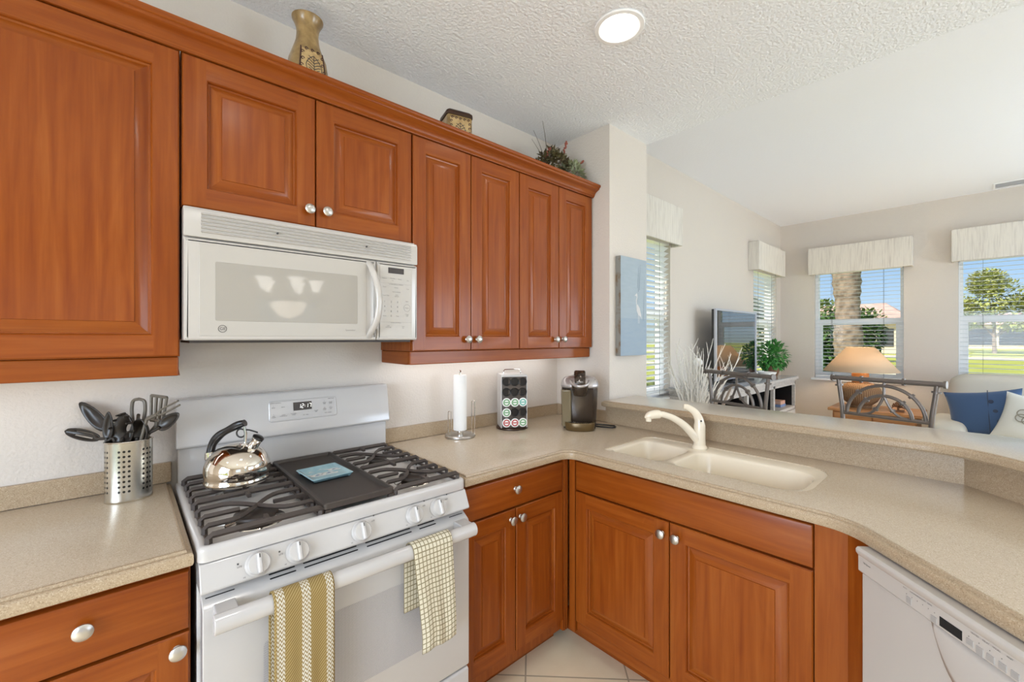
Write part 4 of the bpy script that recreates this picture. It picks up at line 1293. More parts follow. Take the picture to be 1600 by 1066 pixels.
# towels over the oven door handle -----------------------------------
def towel(name, label, mat, xa, xb, zf, zb, seed, xshift=0.0, bulge=0.006, skew=0.0, backx=(0, 0)):
    """cloth over the handle bar: front drop to zf, back drop to zb; UV u across, v along"""
    rd = random.Random(seed)
    bm = nbm(); l = bm.loops.layers.uv.active
    path = []
    yc, zc, ry, rz_ = -0.742, 0.768, 0.0255, 0.0265
    nb = 10
    for k in range(nb + 1): path.append((-0.7145, zb + (zc - zb) * k / nb, 'b'))
    for k in range(1, 12):
        a = PI * k / 12
        path.append((yc + ry * math.cos(a), zc + rz_ * math.sin(a), 't'))
    nf = 26
    for k in range(nf + 1): path.append((yc - ry, zc - (zc - zf) * k / nf, 'f'))
    nx = 28; grid = []; d = 0; prev = None
    ph = [rd.uniform(0, 6) for _ in range(4)]
    for (y, z, w) in path:
        if prev: d += math.hypot(y - prev[0], z - prev[1])
        prev = (y, z); row = []
        for i in range(nx + 1):
            t = i / nx; x = xa + (xb - xa) * t
            q = 0.0
            if w == 'f': q = min(1, (zc - z) / 0.25)
            yo = -bulge * q * (math.sin(t * 7 + ph[0] + z * 4) * 0.5 + 0.5) - 0.0015 * q * math.sin(t * 19 + ph[1])
            xx = x
            if w == 'f':
                xx += xshift * q * (0.4 + 0.6 * (1 - t)) + skew * q
            if w == 'b': xx = xa + backx[0] + (xb + backx[1] - xa - backx[0]) * t
            zz = z + (0.004 * math.sin(t * 9 + ph[2]) * q)
            row.append((bm.verts.new((xx, y + yo, zz)), (x - xa, d)))
        grid.append(row)
    for a, b in zip(grid, grid[1:]):
        for i in range(nx):
            f = bm.faces.new((a[i][0], a[i + 1][0], b[i + 1][0], b[i][0]))
            for lp, q in zip(f.loops, (a[i], a[i + 1], b[i + 1], b[i])): lp[l].uv = q[1]
    return solo(name, bm, mat, label, 'towel', smooth=80, solid=0.003)

def towel_mustard():
    m, nt, b = nmat('mustard_stripe_towel')
    def fn(u, v, op):
        # white chevron bands at the left, middle and right
        def band(a, c): return op('MULTIPLY', op('GREATER_THAN', u, a), op('LESS_THAN', u, c))
        w = op('MAXIMUM', op('MAXIMUM', band(0.005, 0.023), band(0.061, 0.081)), band(0.119, 0.136))
        zig = op('FRACT', op('ADD', op('MULTIPLY', v, 95.0), op('MULTIPLY', op('PINGPONG', op('MULTIPLY', u, 125.0), 0.5), 1.6)))
        zw = op('MULTIPLY', w, op('GREATER_THAN', zig, 0.42))
        tw = op('FRACT', op('MULTIPLY', op('ADD', op('MULTIPLY', u, 1.15), v), 120.0))
        tw = op('MULTIPLY', op('GREATER_THAN', tw, 0.62), op('SUBTRACT', 1.0, w))
        return zw, tw
    zw, tw = uvmath(nt, fn)
    c = mixcol(nt, tw, s2l(134, 110, 60), s2l(168, 146, 98))
    c = mixcol(nt, zw, c, s2l(208, 202, 186))
    nt.links.new(c, b.inputs['Base Color']); b.inputs['Roughness'].default_value = 0.95
    return m
def towel_check():
    m, nt, b = nmat('windowpane_check_towel')
    def fn(u, v, op):
        a = op('PINGPONG', op('MULTIPLY', u, 78.0), 0.5); c = op('PINGPONG', op('MULTIPLY', v, 66.0), 0.5)
        return op('MAXIMUM', op('LESS_THAN', a, 0.11), op('LESS_THAN', c, 0.10))
    f = uvmath(nt, fn)
    nt.links.new(mixcol(nt, f, s2l(216, 208, 186), s2l(138, 126, 96)), b.inputs['Base Color']); b.inputs['Roughness'].default_value = 0.95
    return m
M['mustard'] = towel_mustard(); M['check'] = towel_check()
towel('dish_towel', 'mustard and white zigzag striped towel hung over the oven handle', 'mustard', 0.138, 0.277, 0.42, 0.46, 3, 0.0, 0.003)
towel('dish_towel', 'cream and olive checked tea towel hung at the right of the oven handle', 'check', 0.506, 0.641, 0.468, 0.575, 5, 0.026, 0.006, 0.002, (-0.004, -0.03))

# ------------------------------------------------------------------ utensil crock and its utensils
CR = (-0.113, -0.127)
M['crock'], nt, b_ = nmat('perforated_steel')
def fn(u, v, op):
    c = op('MULTIPLY', u, 30.0)
    g = op('FRACT', op('DIVIDE', c, 5.0))
    grp = op('LESS_THAN', g, 0.6)
    a = op('SUBTRACT', op('FRACT', c), 0.5)
    r = op('SUBTRACT', op('FRACT', op('MULTIPLY', op('SUBTRACT', v, 0.026), 67.0)), 0.5)
    lim = op('MULTIPLY', op('GREATER_THAN', v, 0.026), op('LESS_THAN', v, 0.160))
    d = op('ADD', op('MULTIPLY', a, a), op('MULTIPLY', op('MULTIPLY', r, r), 1.5))
    return op('MULTIPLY', op('MULTIPLY', grp, lim), op('LESS_THAN', d, 0.085))
hole = uvmath(nt, fn)
nt.links.new(mixcol(nt, hole, (0.56, 0.53, 0.46), (0.01, 0.008, 0.006)), b_.inputs['Base Color'])
inv = nt.nodes.new('ShaderNodeMath'); inv.operation = 'SUBTRACT'; inv.inputs[0].default_value = 1.0; nt.links.new(hole, inv.inputs[1]); nt.links.new(inv.outputs[0], b_.inputs['Metallic'])
b_.inputs['Roughness'].default_value = 0.24; b_.inputs['Anisotropic'].default_value = 0.5
ck = thing('utensil_holder', 'oval perforated steel utensil holder on the left counter', 'utensil holder', (CR[0], CR[1], ZT))
bm = nbm(); lathe(bm, [(1.0, 0.0), (1.012, 0.002), (1.012, 0.006), (1.0, 0.009), (1.0, 0.180), (0.985, 0.180), (0.985, 0.006), (0, 0.005)], 64, None, 0.056, 0.042, uv=True)
part('shell', bm, 'crock', ck, smooth=40)
bm = nbm(); pts = [(0.056 * math.cos(a), 0.042 * math.sin(a), 0.180) for a in [2 * PI * k / 48 for k in range(49)]]; tube(bm, pts, 0.0022, 8); part('rim', bm, 'steel', ck)

def at(u, z, dep=0.0):
    """point in the vertical plane through the holder that faces the kitchen: u metres right, dep metres back"""
    c, s = math.cos(YAW), math.sin(YAW)
    return Vector((CR[0] + u * c - dep * s, CR[1] + u * s + dep * c, z))
def utensil(kind, label, foot, neck, tip, width, dep=0.0, mat='nylon', lean=0.0):
    """foot inside the holder, neck where the head starts, tip: (u, z) pairs"""
    F, N_, T_ = at(foot[0], foot[1], dep * 0.3), at(neck[0], neck[1], dep), at(tip[0], tip[1], dep + lean)
    root = thing(kind, label, 'utensil', F, 0, 'kitchen utensils in the steel holder')
    rim_u = max(-0.036, min(0.036, neck[0])); Rm = at(rim_u, ZT + 0.188, dep * 0.75)
    bm = nbm(); tube(bm, [F] + curve([F.lerp(Rm, 0.8), Rm, N_, N_.lerp(T_, 0.12)], 5), 0.0048, 10)
    part('shaft', bm, mat, root, world=True)
    ax = (T_ - N_); L_ = ax.length; ax.normalize()
    nrm = Vector((-FW_.x, -FW_.y, 0.15)); nrm = (nrm - ax * nrm.dot(ax)).normalized(); sd = ax.cross(nrm)
    Tm = Matrix((( sd.x, nrm.x, ax.x, N_.x), (sd.y, nrm.y, ax.y, N_.y), (sd.z, nrm.z, ax.z, N_.z), (0, 0, 0, 1)))
    bm = nbm()
    def bowl_outline(n=20):
        o = []
        for k in range(n):
            a = 2 * PI * k / n
            zc = L_ * 0.5 + L_ * 0.5 * math.cos(a); w = width / 2 * math.sin(a) * (1.05 - 0.25 * math.cos(a + PI) * -1)
            o.append((w, zc))
        return o
    if kind in ('cooking_spoon', 'slotted_spoon', 'ladle'):
        depth = 0.012 if kind != 'ladle' else 0.03
        if kind == 'slotted_spoon':
            nx, nz = 14, 16; g_ = []
            for j in range(nz + 1):
                q = -1 + 2 * j / nz; w = width / 2 * math.sqrt(max(0.0, 1 - q * q)) + 0.0008
                g_.append([bm.verts.new((w * (-1 + 2 * i / nx), -depth * (1 - q * q) * (1 - (-1 + 2 * i / nx) ** 2), L_ * (0.5 + 0.5 * q))) for i in range(nx + 1)])
            for j in range(nz):
                for i in range(nx):
                    if 4 <= j <= 11 and i in (3, 4, 9, 10): continue      # the open slots
                    bm.faces.new((g_[j][i], g_[j][i + 1], g_[j + 1][i + 1], g_[j + 1][i]))
        else:
            o = bowl_outline(); layers = []
            for s, dd in ((1.0, 0.0), (0.75, -depth * 0.5), (0.4, -depth * 0.9)):
                layers.append([bm.verts.new((x * s, dd, L_ * 0.5 + (z - L_ * 0.5) * s)) for x, z in o])
            for a, b in zip(layers, layers[1:]): ring_faces(bm, a, b)
            bm.faces.new(layers[-1])
        bm.transform(Tm); h = part('bowl', bm, mat, root, world=True, smooth=60, solid=0.003)
    elif kind == 'slotted_turner':
        ws = width / 2
        fr_ = [(-ws, 0.02), (-ws, L_), (ws, L_), (ws, 0.02), (0, 0)]
        for x in (-ws, -ws / 3, ws / 3, ws): tube(bm, [(x * 0.75, 0, L_ * 0.12), (x, 0.004, L_)], [0.0045, 0.0045], 6)
        tube(bm, [(-ws, 0.004, L_), (ws, 0.004, L_)], 0.005, 6); tube(bm, [(-ws * 0.78, 0, L_ * 0.15), (ws * 0.78, 0, L_ * 0.15)], 0.006, 6); tube(bm, [(0, 0, 0), (0, 0, L_ * 0.16)], 0.006, 6)
        bm.transform(Tm); part('blade', bm, mat, root, world=True)
    elif kind == 'pasta_server':
        o = bowl_outline(24); layers = []
        for s, dd in ((1.0, 0.004), (0.7, -0.012), (0.3, -0.02)):
            layers.append([bm.verts.new((x * s, dd, L_ * 0.5 + (z - L_ * 0.5) * s)) for x, z in o])
        for a, b in zip(layers, layers[1:]): ring_faces(bm, a, b)
        bm.transform(Tm); h = part('head', bm, mat, root, world=True, smooth=60, solid=0.003)
        bm = nbm()
        for x, z in o[::2]:
            if z > L_ * 0.3: tube(bm, [(x, 0.004, z), (x * 0.9, 0.02, z)], [0.004, 0.0025], 6)
        bm.transform(Tm); part('teeth', bm, mat, h, world=True)
    elif kind == 'whisk':
        for k in range(6):
            a = PI * k / 6
            pts = [(width / 2 * math.sin(t) * math.cos(a), width / 2 * math.sin(t) * math.sin(a), L_ * (0.5 - 0.5 * math.cos(t))) for t in [PI * j / 12 for j in range(7, 13)]]
            pts2 = [(-x, -y, z) for x, y, z in pts]
            tube(bm, [(0, 0, 0)] + pts + pts2[::-1] + [(0, 0, 0)], 0.0012, 5)
        bm.transform(Tm); part('wires', bm, mat, root, world=True)
    elif kind == 'meat_fork':
        tube(bm, [(0, 0, 0), (0, 0.0, L_ * 0.3)], 0.006, 8)
        for s in (-1, 1): tube(bm, curve([(0, 0, L_ * 0.28), (s * width / 2, 0.002, L_ * 0.45), (s * width / 2, 0.006, L_)], 4), 0.003, 6)
        bm.transform(Tm); part('tines', bm, mat, root, world=True)
    elif kind == 'tongs':
        for s in (-1, 1):
            tube(bm, curve([(s * 0.004, 0, -0.10), (s * width * 0.45, 0, 0.0), (s * width / 2, 0, L_ * 0.55), (s * width * 0.4, 0, L_ * 0.9), (0, 0, L_)], 5), 0.0048, 8)
        bm.transform(Tm); part('loop_handle', bm, mat, root, world=True)
    return root
FW_ = Vector((math.cos(R(47.8184)), math.sin(R(47.8184)), 0))
zf = ZT + 0.03
utensil('cooking_spoon', 'dark nylon spoon leaning far left out of the steel holder', (0.0, zf), (-0.0784, 1.1213), (-0.1628, 1.2076), 0.040, 0.01)
utensil('slotted_spoon', 'slotted nylon spoon lying lowest at the left of the steel holder', (0.0, zf), (-0.0784, 1.0998), (-0.1883, 1.1233), 0.030, -0.01)
utensil('cooking_spoon', 'upright nylon spoon at the front of the steel holder', (-0.01, zf), (-0.0510, 1.0939), (-0.0471, 1.1841), 0.028, -0.018)
utensil('pasta_server', 'black nylon pasta server in the middle of the steel holder', (0.0, zf), (-0.0137, 1.0802), (0.0020, 1.1782), 0.062, -0.012)
utensil('tongs', 'tongs with a grey loop handle standing behind the pasta server', (0.0, zf), (0.0020, 1.1586), (0.0039, 1.2155), 0.042, 0.03, 'nylon_grey')
utensil('slotted_turner', 'slotted grey turner at the back right of the steel holder', (0.0, zf), (0.0549, 1.1331), (0.0667, 1.2233), 0.050, 0.035, 'nylon_grey')
utensil('meat_fork', 'long grey two-pronged fork leaning right out of the steel holder', (-0.01, zf), (0.0510, 1.1566), (0.1549, 1.2076), 0.014, 0.005, 'nylon_grey')
utensil('cooking_spoon', 'dark nylon spoon leaning right out of the steel holder', (-0.01, zf), (0.0745, 1.1253), (0.1412, 1.1723), 0.036, 0.015)
utensil('ladle', 'round black nylon ladle sunk deep in the steel holder', (0.02, zf), (0.0235, 1.0821), (0.0314, 1.1586), 0.05, 0.0)

# ------------------------------------------------------------------ paper towel holder
ph_ = thing('paper_towel_holder', 'chrome paper towel stand on the counter right of the stove', 'paper towel holder', (1.124, -0.125, ZT), YAW)
bm = nbm(); lathe(bm, [(0, 0.010), (0.060, 0.010), (0.066, 0.014), (0.072, 0.014), (0.076, 0.010), (0.076, 0.003), (0.073, 0.0), (0, 0)], 40); part('base', bm, 'nickel', ph_, smooth=40)
bm = nbm(); tube(bm, [(0, 0, 0.010), (0, 0, 0.322)], 0.005, 12); lathe(bm, [(0, 0.335), (0.007, 0.331), (0.009, 0.325), (0.006, 0.319), (0, 0.318)], 16); lathe(bm, [(0.0, 0.032), (0.016, 0.030), (0.016, 0.010)], 20); part('centre_rod', bm, 'chrome', ph_)
for x, zz in ((-0.052, 0.128), (0.066, 0.180)):
    bm = nbm()
    pts = [(x - 0.0075, 0, 0.012), (x - 0.0075, 0, zz - 0.008)] + [(x - 0.0075 * math.cos(a), 0, zz - 0.008 + 0.0075 * math.sin(a)) for a in [PI * k / 8 for k in range(1, 8)]] + [(x + 0.0075, 0, zz - 0.008), (x + 0.0075, 0, 0.012)]
    tube(bm, pts, 0.0022, 8); part('side_wire', bm, 'chrome', ph_)
bm = nbm(); lathe(bm, [(0.019, 0.035), (0.033, 0.035), (0.0335, 0.037), (0.0335, 0.306), (0.032, 0.309), (0.019, 0.309), (0.019, 0.035)], 40, Matrix.Translation((1.124, -0.125, ZT)))
solo('paper_towel_roll', bm, 'paper', 'thin roll of white paper towel on the chrome stand', 'paper towel', smooth=40)

# ------------------------------------------------------------------ capsule carousel and capsules
kc = thing('capsule_carousel', 'black and silver coffee capsule carousel between paper towel and coffee maker', 'capsule holder', (1.462, -0.140, ZT), R(-31))
M['carousel'] = simple('carousel_black', s2l(84, 74, 66), 0.4)
M['silver'] = simple('silver_plastic', s2l(206, 204, 202), 0.3, 0.3)
bm = nbm(); lathe(bm, [(0, 0.0), (0.082, 0.0), (0.087, 0.004), (0.086, 0.010), (0.080, 0.013), (0, 0.013)], 40); part('turntable', bm, 'bronze', kc)
bm = nbm(); hw, hd = 0.067, 0.062
face_y = lambda x: -hd - 0.008 * (1 - (x / hw) ** 2)
front = [(hw * (-1 + 2 * k / 10), face_y(hw * (-1 + 2 * k / 10))) for k in range(11)]
prism(bm, front + [(-x, -y) for x, y in front], 0.014, 0.288); part('core', bm, 'carousel', kc, smooth=30)
bm = nbm()
for s in (-1, 1):
    x0, x1 = sorted((s * hw, s * (hw + 0.005))); box(bm, x0, x1, -hd - 0.004, hd + 0.004, 0.012, 0.292)
part('side_panels', bm, 'silver', kc, bevel=0.002)
bm = nbm(); ov = [(x * 1.07, y - 0.002) for x, y in front]
prism(bm, ov + [(-x, -y) for x, y in ov], 0.286, 0.298); part('top_cap', bm, 'silver', kc, smooth=30, bevel=0.002)
bm = nbm(); tube(bm, curve([(-0.048, 0, 0.297), (-0.044, 0, 0.315), (-0.030, 0, 0.320), (0.030, 0, 0.320), (0.044, 0, 0.315), (0.048, 0, 0.297)], 5), 0.004, 10); part('carry_handle', bm, 'chrome', kc)
podrows = {2: ('g', 'g', 'g'), 3: ('g', None, None), 4: ('r', 'r', 'g')}
wells = []
for r_ in range(5):
    for c_ in range(3):
        x = (-1 + c_) * 0.0445; z = 0.260 - r_ * 0.0545
        T = Matrix.Translation((x, face_y(x) - 0.001, z)) @ Matrix.Rotation(R(90), 4, 'X')
        bm = nbm(); lathe(bm, [(0.0195, 0.0), (0.0205, 0.006), (0.0225, 0.007), (0.0225, 0.0055), (0.0225, -0.001)], 28, T)
        lathe(bm, [(0, 0.0006), (0.0195, 0.0006)], 28, T)
        part('capsule_well', bm, 'well', kc)
        p = podrows.get(r_, (None,) * 3)[c_]
        if p: wells.append((r_, c_, p, x, z))
KW = W[kc.name]
names = {(2, 0): 'green lidded capsule, left of the full row of three', (2, 1): 'green lidded capsule, middle of the full row of three', (2, 2): 'teal lidded capsule, right of the full row of three',
         (3, 0): 'green lidded capsule alone in the fourth carousel row', (4, 0): 'red lidded capsule at the left of the lowest carousel row', (4, 1): 'red striped capsule at the middle of the lowest carousel row', (4, 2): 'pale green capsule at the right of the lowest carousel row'}
for r_, c_, p, x, z in wells:
    loc = KW @ Vector((x, face_y(x) - 0.009, z))
    pd = thing('coffee_capsule', names[(r_, c_)], 'coffee capsule', loc, R(-31), 'coffee capsules in the carousel')
    Tq = Matrix.Rotation(R(90), 4, 'X')
    bm = nbm(); lathe(bm, [(0.018, -0.003), (0.0205, 0.0), (0.0235, 0.0005), (0.0237, 0.002), (0.0225, 0.0028), (0.0175, 0.003), (0.0, 0.003)], 28, Tq); part('rim', bm, 'paper', pd)
    col = 'pod_red' if p == 'r' else ('pod_teal' if (r_, c_) == (2, 2) else 'pod_green')
    bm = nbm(); lathe(bm, [(0.0185, 0.0030), (0.0165, 0.0036), (0.0125, 0.0036), (0.0115, 0.0030)], 28, Tq); box(bm, -0.011, 0.011, -0.0034, -0.003, -0.003, 0.0035)
    part('lid_print', bm, col, pd, smooth=0)

# ------------------------------------------------------------------ coffee maker
cm = thing('coffee_maker', 'dark bronze single-cup coffee maker in the counter corner', 'coffee maker', (1.742, -0.388, ZT), R(-50))
M['cm_body'] = simple('coffee_maker_body', s2l(58, 46, 36), 0.22, 0.35, coat=0.3)
M['cm_top'] = simple('coffee_maker_silver', s2l(186, 180, 178), 0.28, 0.6)
M['cm_tank'] = simple('smoky_tank', s2l(120, 108, 84), 0.12, coat=0.4)
def oval(z, a, f, b, n=40, y0=0.0, pw=2.5):
    o = []
    for k in range(n):
        t = 2 * PI * k / n; c, s = math.cos(t), math.sin(t)
        x = a * math.copysign(abs(c) ** (2 / pw), c); y = (b if s > 0 else f) * math.copysign(abs(s) ** (2 / pw), s)
        o.append((x, y + y0, z))
    return o
def loft(bm, layers, caps=True):
    rings = [[bm.verts.new(p) for p in l_] for l_ in layers]
    for a, b in zip(rings, rings[1:]): ring_faces(bm, a, b)
    if caps: bm.faces.new(rings[0][::-1]); bm.faces.new(rings[-1])
bm = nbm()
loft(bm, [oval(0.0, 0.086, 0.060, 0.11), oval(0.004, 0.088, 0.062, 0.112), oval(0.10, 0.094, 0.066, 0.118), oval(0.215, 0.099, 0.070, 0.12), oval(0.226, 0.099, 0.070, 0.12)])
part('housing', bm, 'cm_body', cm, smooth=50)
bm = nbm()
loft(bm, [oval(0.224, 0.099, 0.074, 0.12), oval(0.228, 0.103, 0.082, 0.123), oval(0.236, 0.104, 0.084, 0.124), oval(0.262, 0.097, 0.070, 0.116), oval(0.278, 0.082, 0.050, 0.10), oval(0.284, 0.060, 0.030, 0.085)])
part('top_cover', bm, 'cm_top', cm, smooth=50)
bm = nbm()
loft(bm, [oval(0.186, 0.030, 0.034, 0.03, y0=-0.075), oval(0.190, 0.035, 0.040, 0.03, y0=-0.075), oval(0.230, 0.044, 0.048, 0.03, y0=-0.075), oval(0.246, 0.046, 0.050, 0.03, y0=-0.075)])
hd_ = part('brew_head', bm, 'cm_body', cm, smooth=50)
bm = nbm()
pts = [(0.047 * math.cos(a), -0.075 + 0.052 * math.sin(a), 0.240 + 0.022 * (math.sin(a) + 1) ) for a in [PI * 0.98 + PI * 1.04 * k / 20 for k in range(21)]]
tube(bm, pts, 0.006, 10, squash=1.3); part('silver_ring', bm, 'cm_top', hd_)
bm = nbm()
pts = [(-0.0, -0.105, 0.255), (0, -0.090, 0.285), (0, -0.06, 0.312), (0, -0.03, 0.314), (0, 0.0, 0.300)]
fr = curve(pts, 4)
rings = []
for i, p in enumerate(fr):
    w = 0.028 + 0.004 * i / len(fr)
    rings.append([bm.verts.new((p.x + dx * w, p.y + dy, p.z + dz)) for dx, dy, dz in ((-1, 0, -0.012), (-1, 0, -0.002), (-0.85, 0, 0.003), (0.85, 0, 0.003), (1, 0, -0.002), (1, 0, -0.012))])
for a, b in zip(rings, rings[1:]): ring_faces(bm, a, b)
bm.faces.new(rings[0][::-1]); bm.faces.new(rings[-1])
part('lift_handle', bm, 'cm_body', cm, smooth=40)
bm = nbm(); text_bm(bm, [('KEURIG', 0.0095, Matrix.Translation((0, -0.1055, 0.262)) @ Matrix.Rotation(R(65), 4, 'X'), 'CENTER')]); bm.transform(Matrix.Translation((0, -0.006, 0.0)))
part('lettering', bm, 'silver', hd_, smooth=0)
bm = nbm(); lathe(bm, [(0, 0.004), (0.010, 0.004), (0.0135, 0.002), (0.0135, 0)], 20, Matrix.Translation((0.068, -0.030, 0.268)) @ Matrix.Rotation(R(20), 4, 'X')); part('button_cluster', bm, 'cm_body', cm)
bm = nbm(); lathe(bm, [(0.0135, 0.001), (0.0135, 0.004), (0.0165, 0.003), (0.0165, 0)], 24, Matrix.Translation((0.068, -0.030, 0.268)) @ Matrix.Rotation(R(20), 4, 'X')); part('button_ring', bm, 'chrome', cm)
bm = nbm()
loft(bm, [oval(0.0, 0.074, 0.050, 0.02, y0=-0.062, pw=2.2), oval(0.003, 0.077, 0.053, 0.02, y0=-0.062, pw=2.2), oval(0.040, 0.081, 0.054, 0.02, y0=-0.062, pw=2.2), oval(0.044, 0.080, 0.052, 0.02, y0=-0.062, pw=2.2), oval(0.041, 0.070, 0.044, 0.015, y0=-0.062, pw=2.2)])
tr_ = part('drip_tray', bm, 'cm_tray', cm, smooth=50)
bm = nbm()
for k in range(-5, 6): box(bm, k * 0.011 - 0.002, k * 0.011 + 0.002, -0.10, -0.068, 0.0415, 0.045)
part('grate', bm, 'black', tr_)
bm = nbm()
loft(bm, [[(-0.103 + (0.004 * (1 - q)), -0.035, z), (-0.099 + 0.006 * (1 - q), -0.066, z), (-0.058, -0.078, z), (-0.046, -0.074, z), (-0.046, 0.05, z), (-0.100 + 0.004 * (1 - q), 0.05, z)] for z, q in ((0.015, 0.0), (0.20, 0.85), (0.214, 1.0))])
part('water_tank', bm, 'cm_tank', cm, smooth=30, bevel=0.006, seg=3)
bm = nbm()
pts = curve([(0.070, 0.04, 0.006), (0.115, 0.015, 0.005), (0.180, 0.0, 0.005), (0.196, 0.040, 0.005), (0.15, 0.066, 0.005), (0.085, 0.075, 0.006)], 8)
tube(bm, pts, 0.0042, 8); part('power_cord', bm, 'black', cm)

# ------------------------------------------------------------------ ornaments on top of the wall cabinets
def ornament_mat():
    m, nt, b = nmat('antique_ceramic')
    N, L = nt.nodes, nt.links
    tc = N.new('ShaderNodeTexCoord'); n = N.new('ShaderNodeTexNoise'); n.inputs['Scale'].default_value = 22; n.inputs['Detail'].default_value = 6
    L.new(tc.outputs['Object'], n.inputs['Vector'])
    r = N.new('ShaderNodeValToRGB'); e = r.color_ramp.elements
    e[0].position = 0.35; e[0].color = (*s2l(110, 84, 42), 1); e[1].position = 0.7; e[1].color = (*s2l(172, 142, 92), 1)
    L.new(n.outputs['Fac'], r.inputs[0]); L.new(r.outputs[0], b.inputs['Base Color']); b.inputs['Roughness'].default_value = 0.28; b.inputs['Coat Weight'].default_value = 0.3
    return m
M['antique'] = ornament_mat()
M['cream_glaze'] = simple('cream_glaze', s2l(196, 166, 116), 0.4, var=(30, s2l(150, 116, 66), 0.4, 0.75))
M['maroon'] = simple('maroon_scroll', s2l(62, 26, 20), 0.45)
ZC = 2.267
vz = thing('vase', 'tall antique brown vase with flared mouth on top of the wall cabinets', 'vase', (0.380, -0.205, ZC), R(4))
bm = nbm()
sec = [(z * 0.872, a * 0.93, b * 0.93) for z, a, b in [(0.0, 0.045, 0.045), (0.01, 0.058, 0.050), (0.06, 0.075, 0.056), (0.12, 0.076, 0.056), (0.19, 0.066, 0.050), (0.245, 0.050, 0.043), (0.27, 0.043, 0.040), (0.30, 0.040, 0.039), (0.325, 0.042, 0.041), (0.345, 0.049, 0.047), (0.36, 0.057, 0.055), (0.367, 0.058, 0.056), (0.362, 0.052, 0.050), (0.33, 0.038, 0.037), (0.27, 0.03, 0.03)]]
def sup(z, a, b, pw, n=40): return oval(z, a, b, b, n, 0, pw)
loft(bm, [sup(z, a, b, 3.2 if z < 0.19 else 2.0) for z, a, b in sec])
part('body', bm, 'antique', vz, smooth=60)
def leaf_motif(bm, cx, cz, s, yf):
    """skeleton leaf: ribs curling off a stem, drawn as thin raised strokes"""
    strokes = [[(0, -1.0), (0, 0.95)]]
    for side in (-1, 1):
        for k in range(6):
            z0 = -0.75 + k * 0.26
            strokes.append([(0, z0), (side * 0.35 * (1 - abs(z0) * 0.4), z0 + 0.22), (side * 0.62 * (1 - abs(z0) * 0.55), z0 + 0.30)])
        strokes.append([(0, 0.98), (side * 0.38, 0.62), (side * 0.66, 0.05), (side * 0.5, -0.5), (0, -0.82)])
    for st in strokes:
        tube(bm, [(cx + p.x * s, yf(cx + p.x * s, cz + p.y * s) - 0.0004, cz + p.y * s) for p in curve([(x, z, 0) for x, z in st], 3)], 0.0014, 6)
def scroll_band(bm, x0, x1, z0, z1, yf, vertical=True):
    n = max(2, int(((z1 - z0) if vertical else (x1 - x0)) / 0.018))
    for k in range(n):
        q = (k + 0.5) / n
        cx, cz = ((x0 + x1) / 2, z0 + (z1 - z0) * q) if vertical else (x0 + (x1 - x0) * q, (z0 + z1) / 2)
        pts = [(cx + 0.006 * math.cos(a) * (1 - a / 9), cz + 0.007 * math.sin(a) * (1 - a / 9)) for a in [k2 * 0.6 for k2 in range(10)]]
        tube(bm, [(x, yf(x, z) - 0.0005, z) for x, z in pts], 0.0018, 5)
def vase_y(x, z):
    for (za, a1, b1), (zb, a2, b2) in zip(sec, sec[1:]):
        if za <= z <= zb: t = (z - za) / (zb - za); a = a1 + (a2 - a1) * t; b = b1 + (b2 - b1) * t; break
    return -b * max(0.0, 1 - abs(x / a) ** 3.2) ** (1 / 3.2)
bm = nbm()
n1, n2 = 14, 20; g_ = []
for j in range(n2 + 1):
    z = 0.03 + (0.185 - 0.03) * j / n2; w = 0.049 - 0.014 * j / n2
    g_.append([bm.verts.new((-w + 2 * w * i / n1, vase_y(-w + 2 * w * i / n1, z) - 0.0006, z)) for i in range(n1 + 1)])
for a, b in zip(g_, g_[1:]):
    for i in range(n1): bm.faces.new((a[i], a[i + 1], b[i + 1], b[i]))
pn = part('cream_panel', bm, 'cream_glaze', vz, smooth=60)
bm = nbm()
for s in (-1, 1):
    for (za, zb) in ((0.03, 0.08), (0.08, 0.13), (0.13, 0.182)):
        xm = s * (0.046 - 0.014 * ((za + zb) / 2 - 0.03) / 0.155)
        scroll_band(bm, xm - 0.004, xm + 0.004, za, zb, vase_y)
scroll_band(bm, -0.031, 0.031, 0.180, 0.190, vase_y, False)
for s in (-1, 1): tube(bm, [(s * (0.052 - 0.014 * q), vase_y(s * (0.052 - 0.014 * q), 0.03 + 0.16 * q) - 0.0004, 0.03 + 0.16 * q) for q in [k / 10 for k in range(11)]], 0.0022, 5)
part('scroll_border', bm, 'maroon', vz)
bm = nbm(); leaf_motif(bm, 0.004, 0.125, 0.042, vase_y); part('leaf_motif', bm, 'iron', vz)

bx2 = thing('canister', 'small antique square canister with leaf motif on top of the wall cabinets', 'canister', (1.045, -0.205, ZC), R(-14))
bm = nbm(); o4 = [(-0.062, -0.055), (0.062, -0.055), (0.062, 0.055), (-0.062, 0.055)]
lo_ = [[(x * s, y * s, z) for x, y in [(p.x, p.y) for p in round_poly(o4, 0.012, 4)]] for s, z in ((0.92, 0.0), (1.0, 0.01), (1.0, 0.165), (0.97, 0.172))]
loft(bm, lo_); part('body', bm, 'antique', bx2, smooth=40)
bm = nbm(); lo_ = [[(x * s, y * s, z) for x, y in [(p.x, p.y) for p in round_poly(o4, 0.012, 4)]] for s, z in ((1.03, 0.172), (1.05, 0.178), (1.03, 0.190), (0.9, 0.198))]
loft(bm, lo_); lid = part('lid', bm, 'bronze', bx2, smooth=40)
bm = nbm(); lathe(bm, [(0, 0.218), (0.010, 0.214), (0.012, 0.206), (0.007, 0.198)], 16); part('lid_knob', bm, 'bronze', lid)
fy = lambda x, z: -0.0552
bm = nbm(); face(bm, [(-0.050, -0.0556, 0.01), (0.050, -0.0556, 0.01), (0.050, -0.0556, 0.158), (-0.050, -0.0556, 0.158)]); part('cream_panel', bm, 'cream_glaze', bx2, smooth=0)
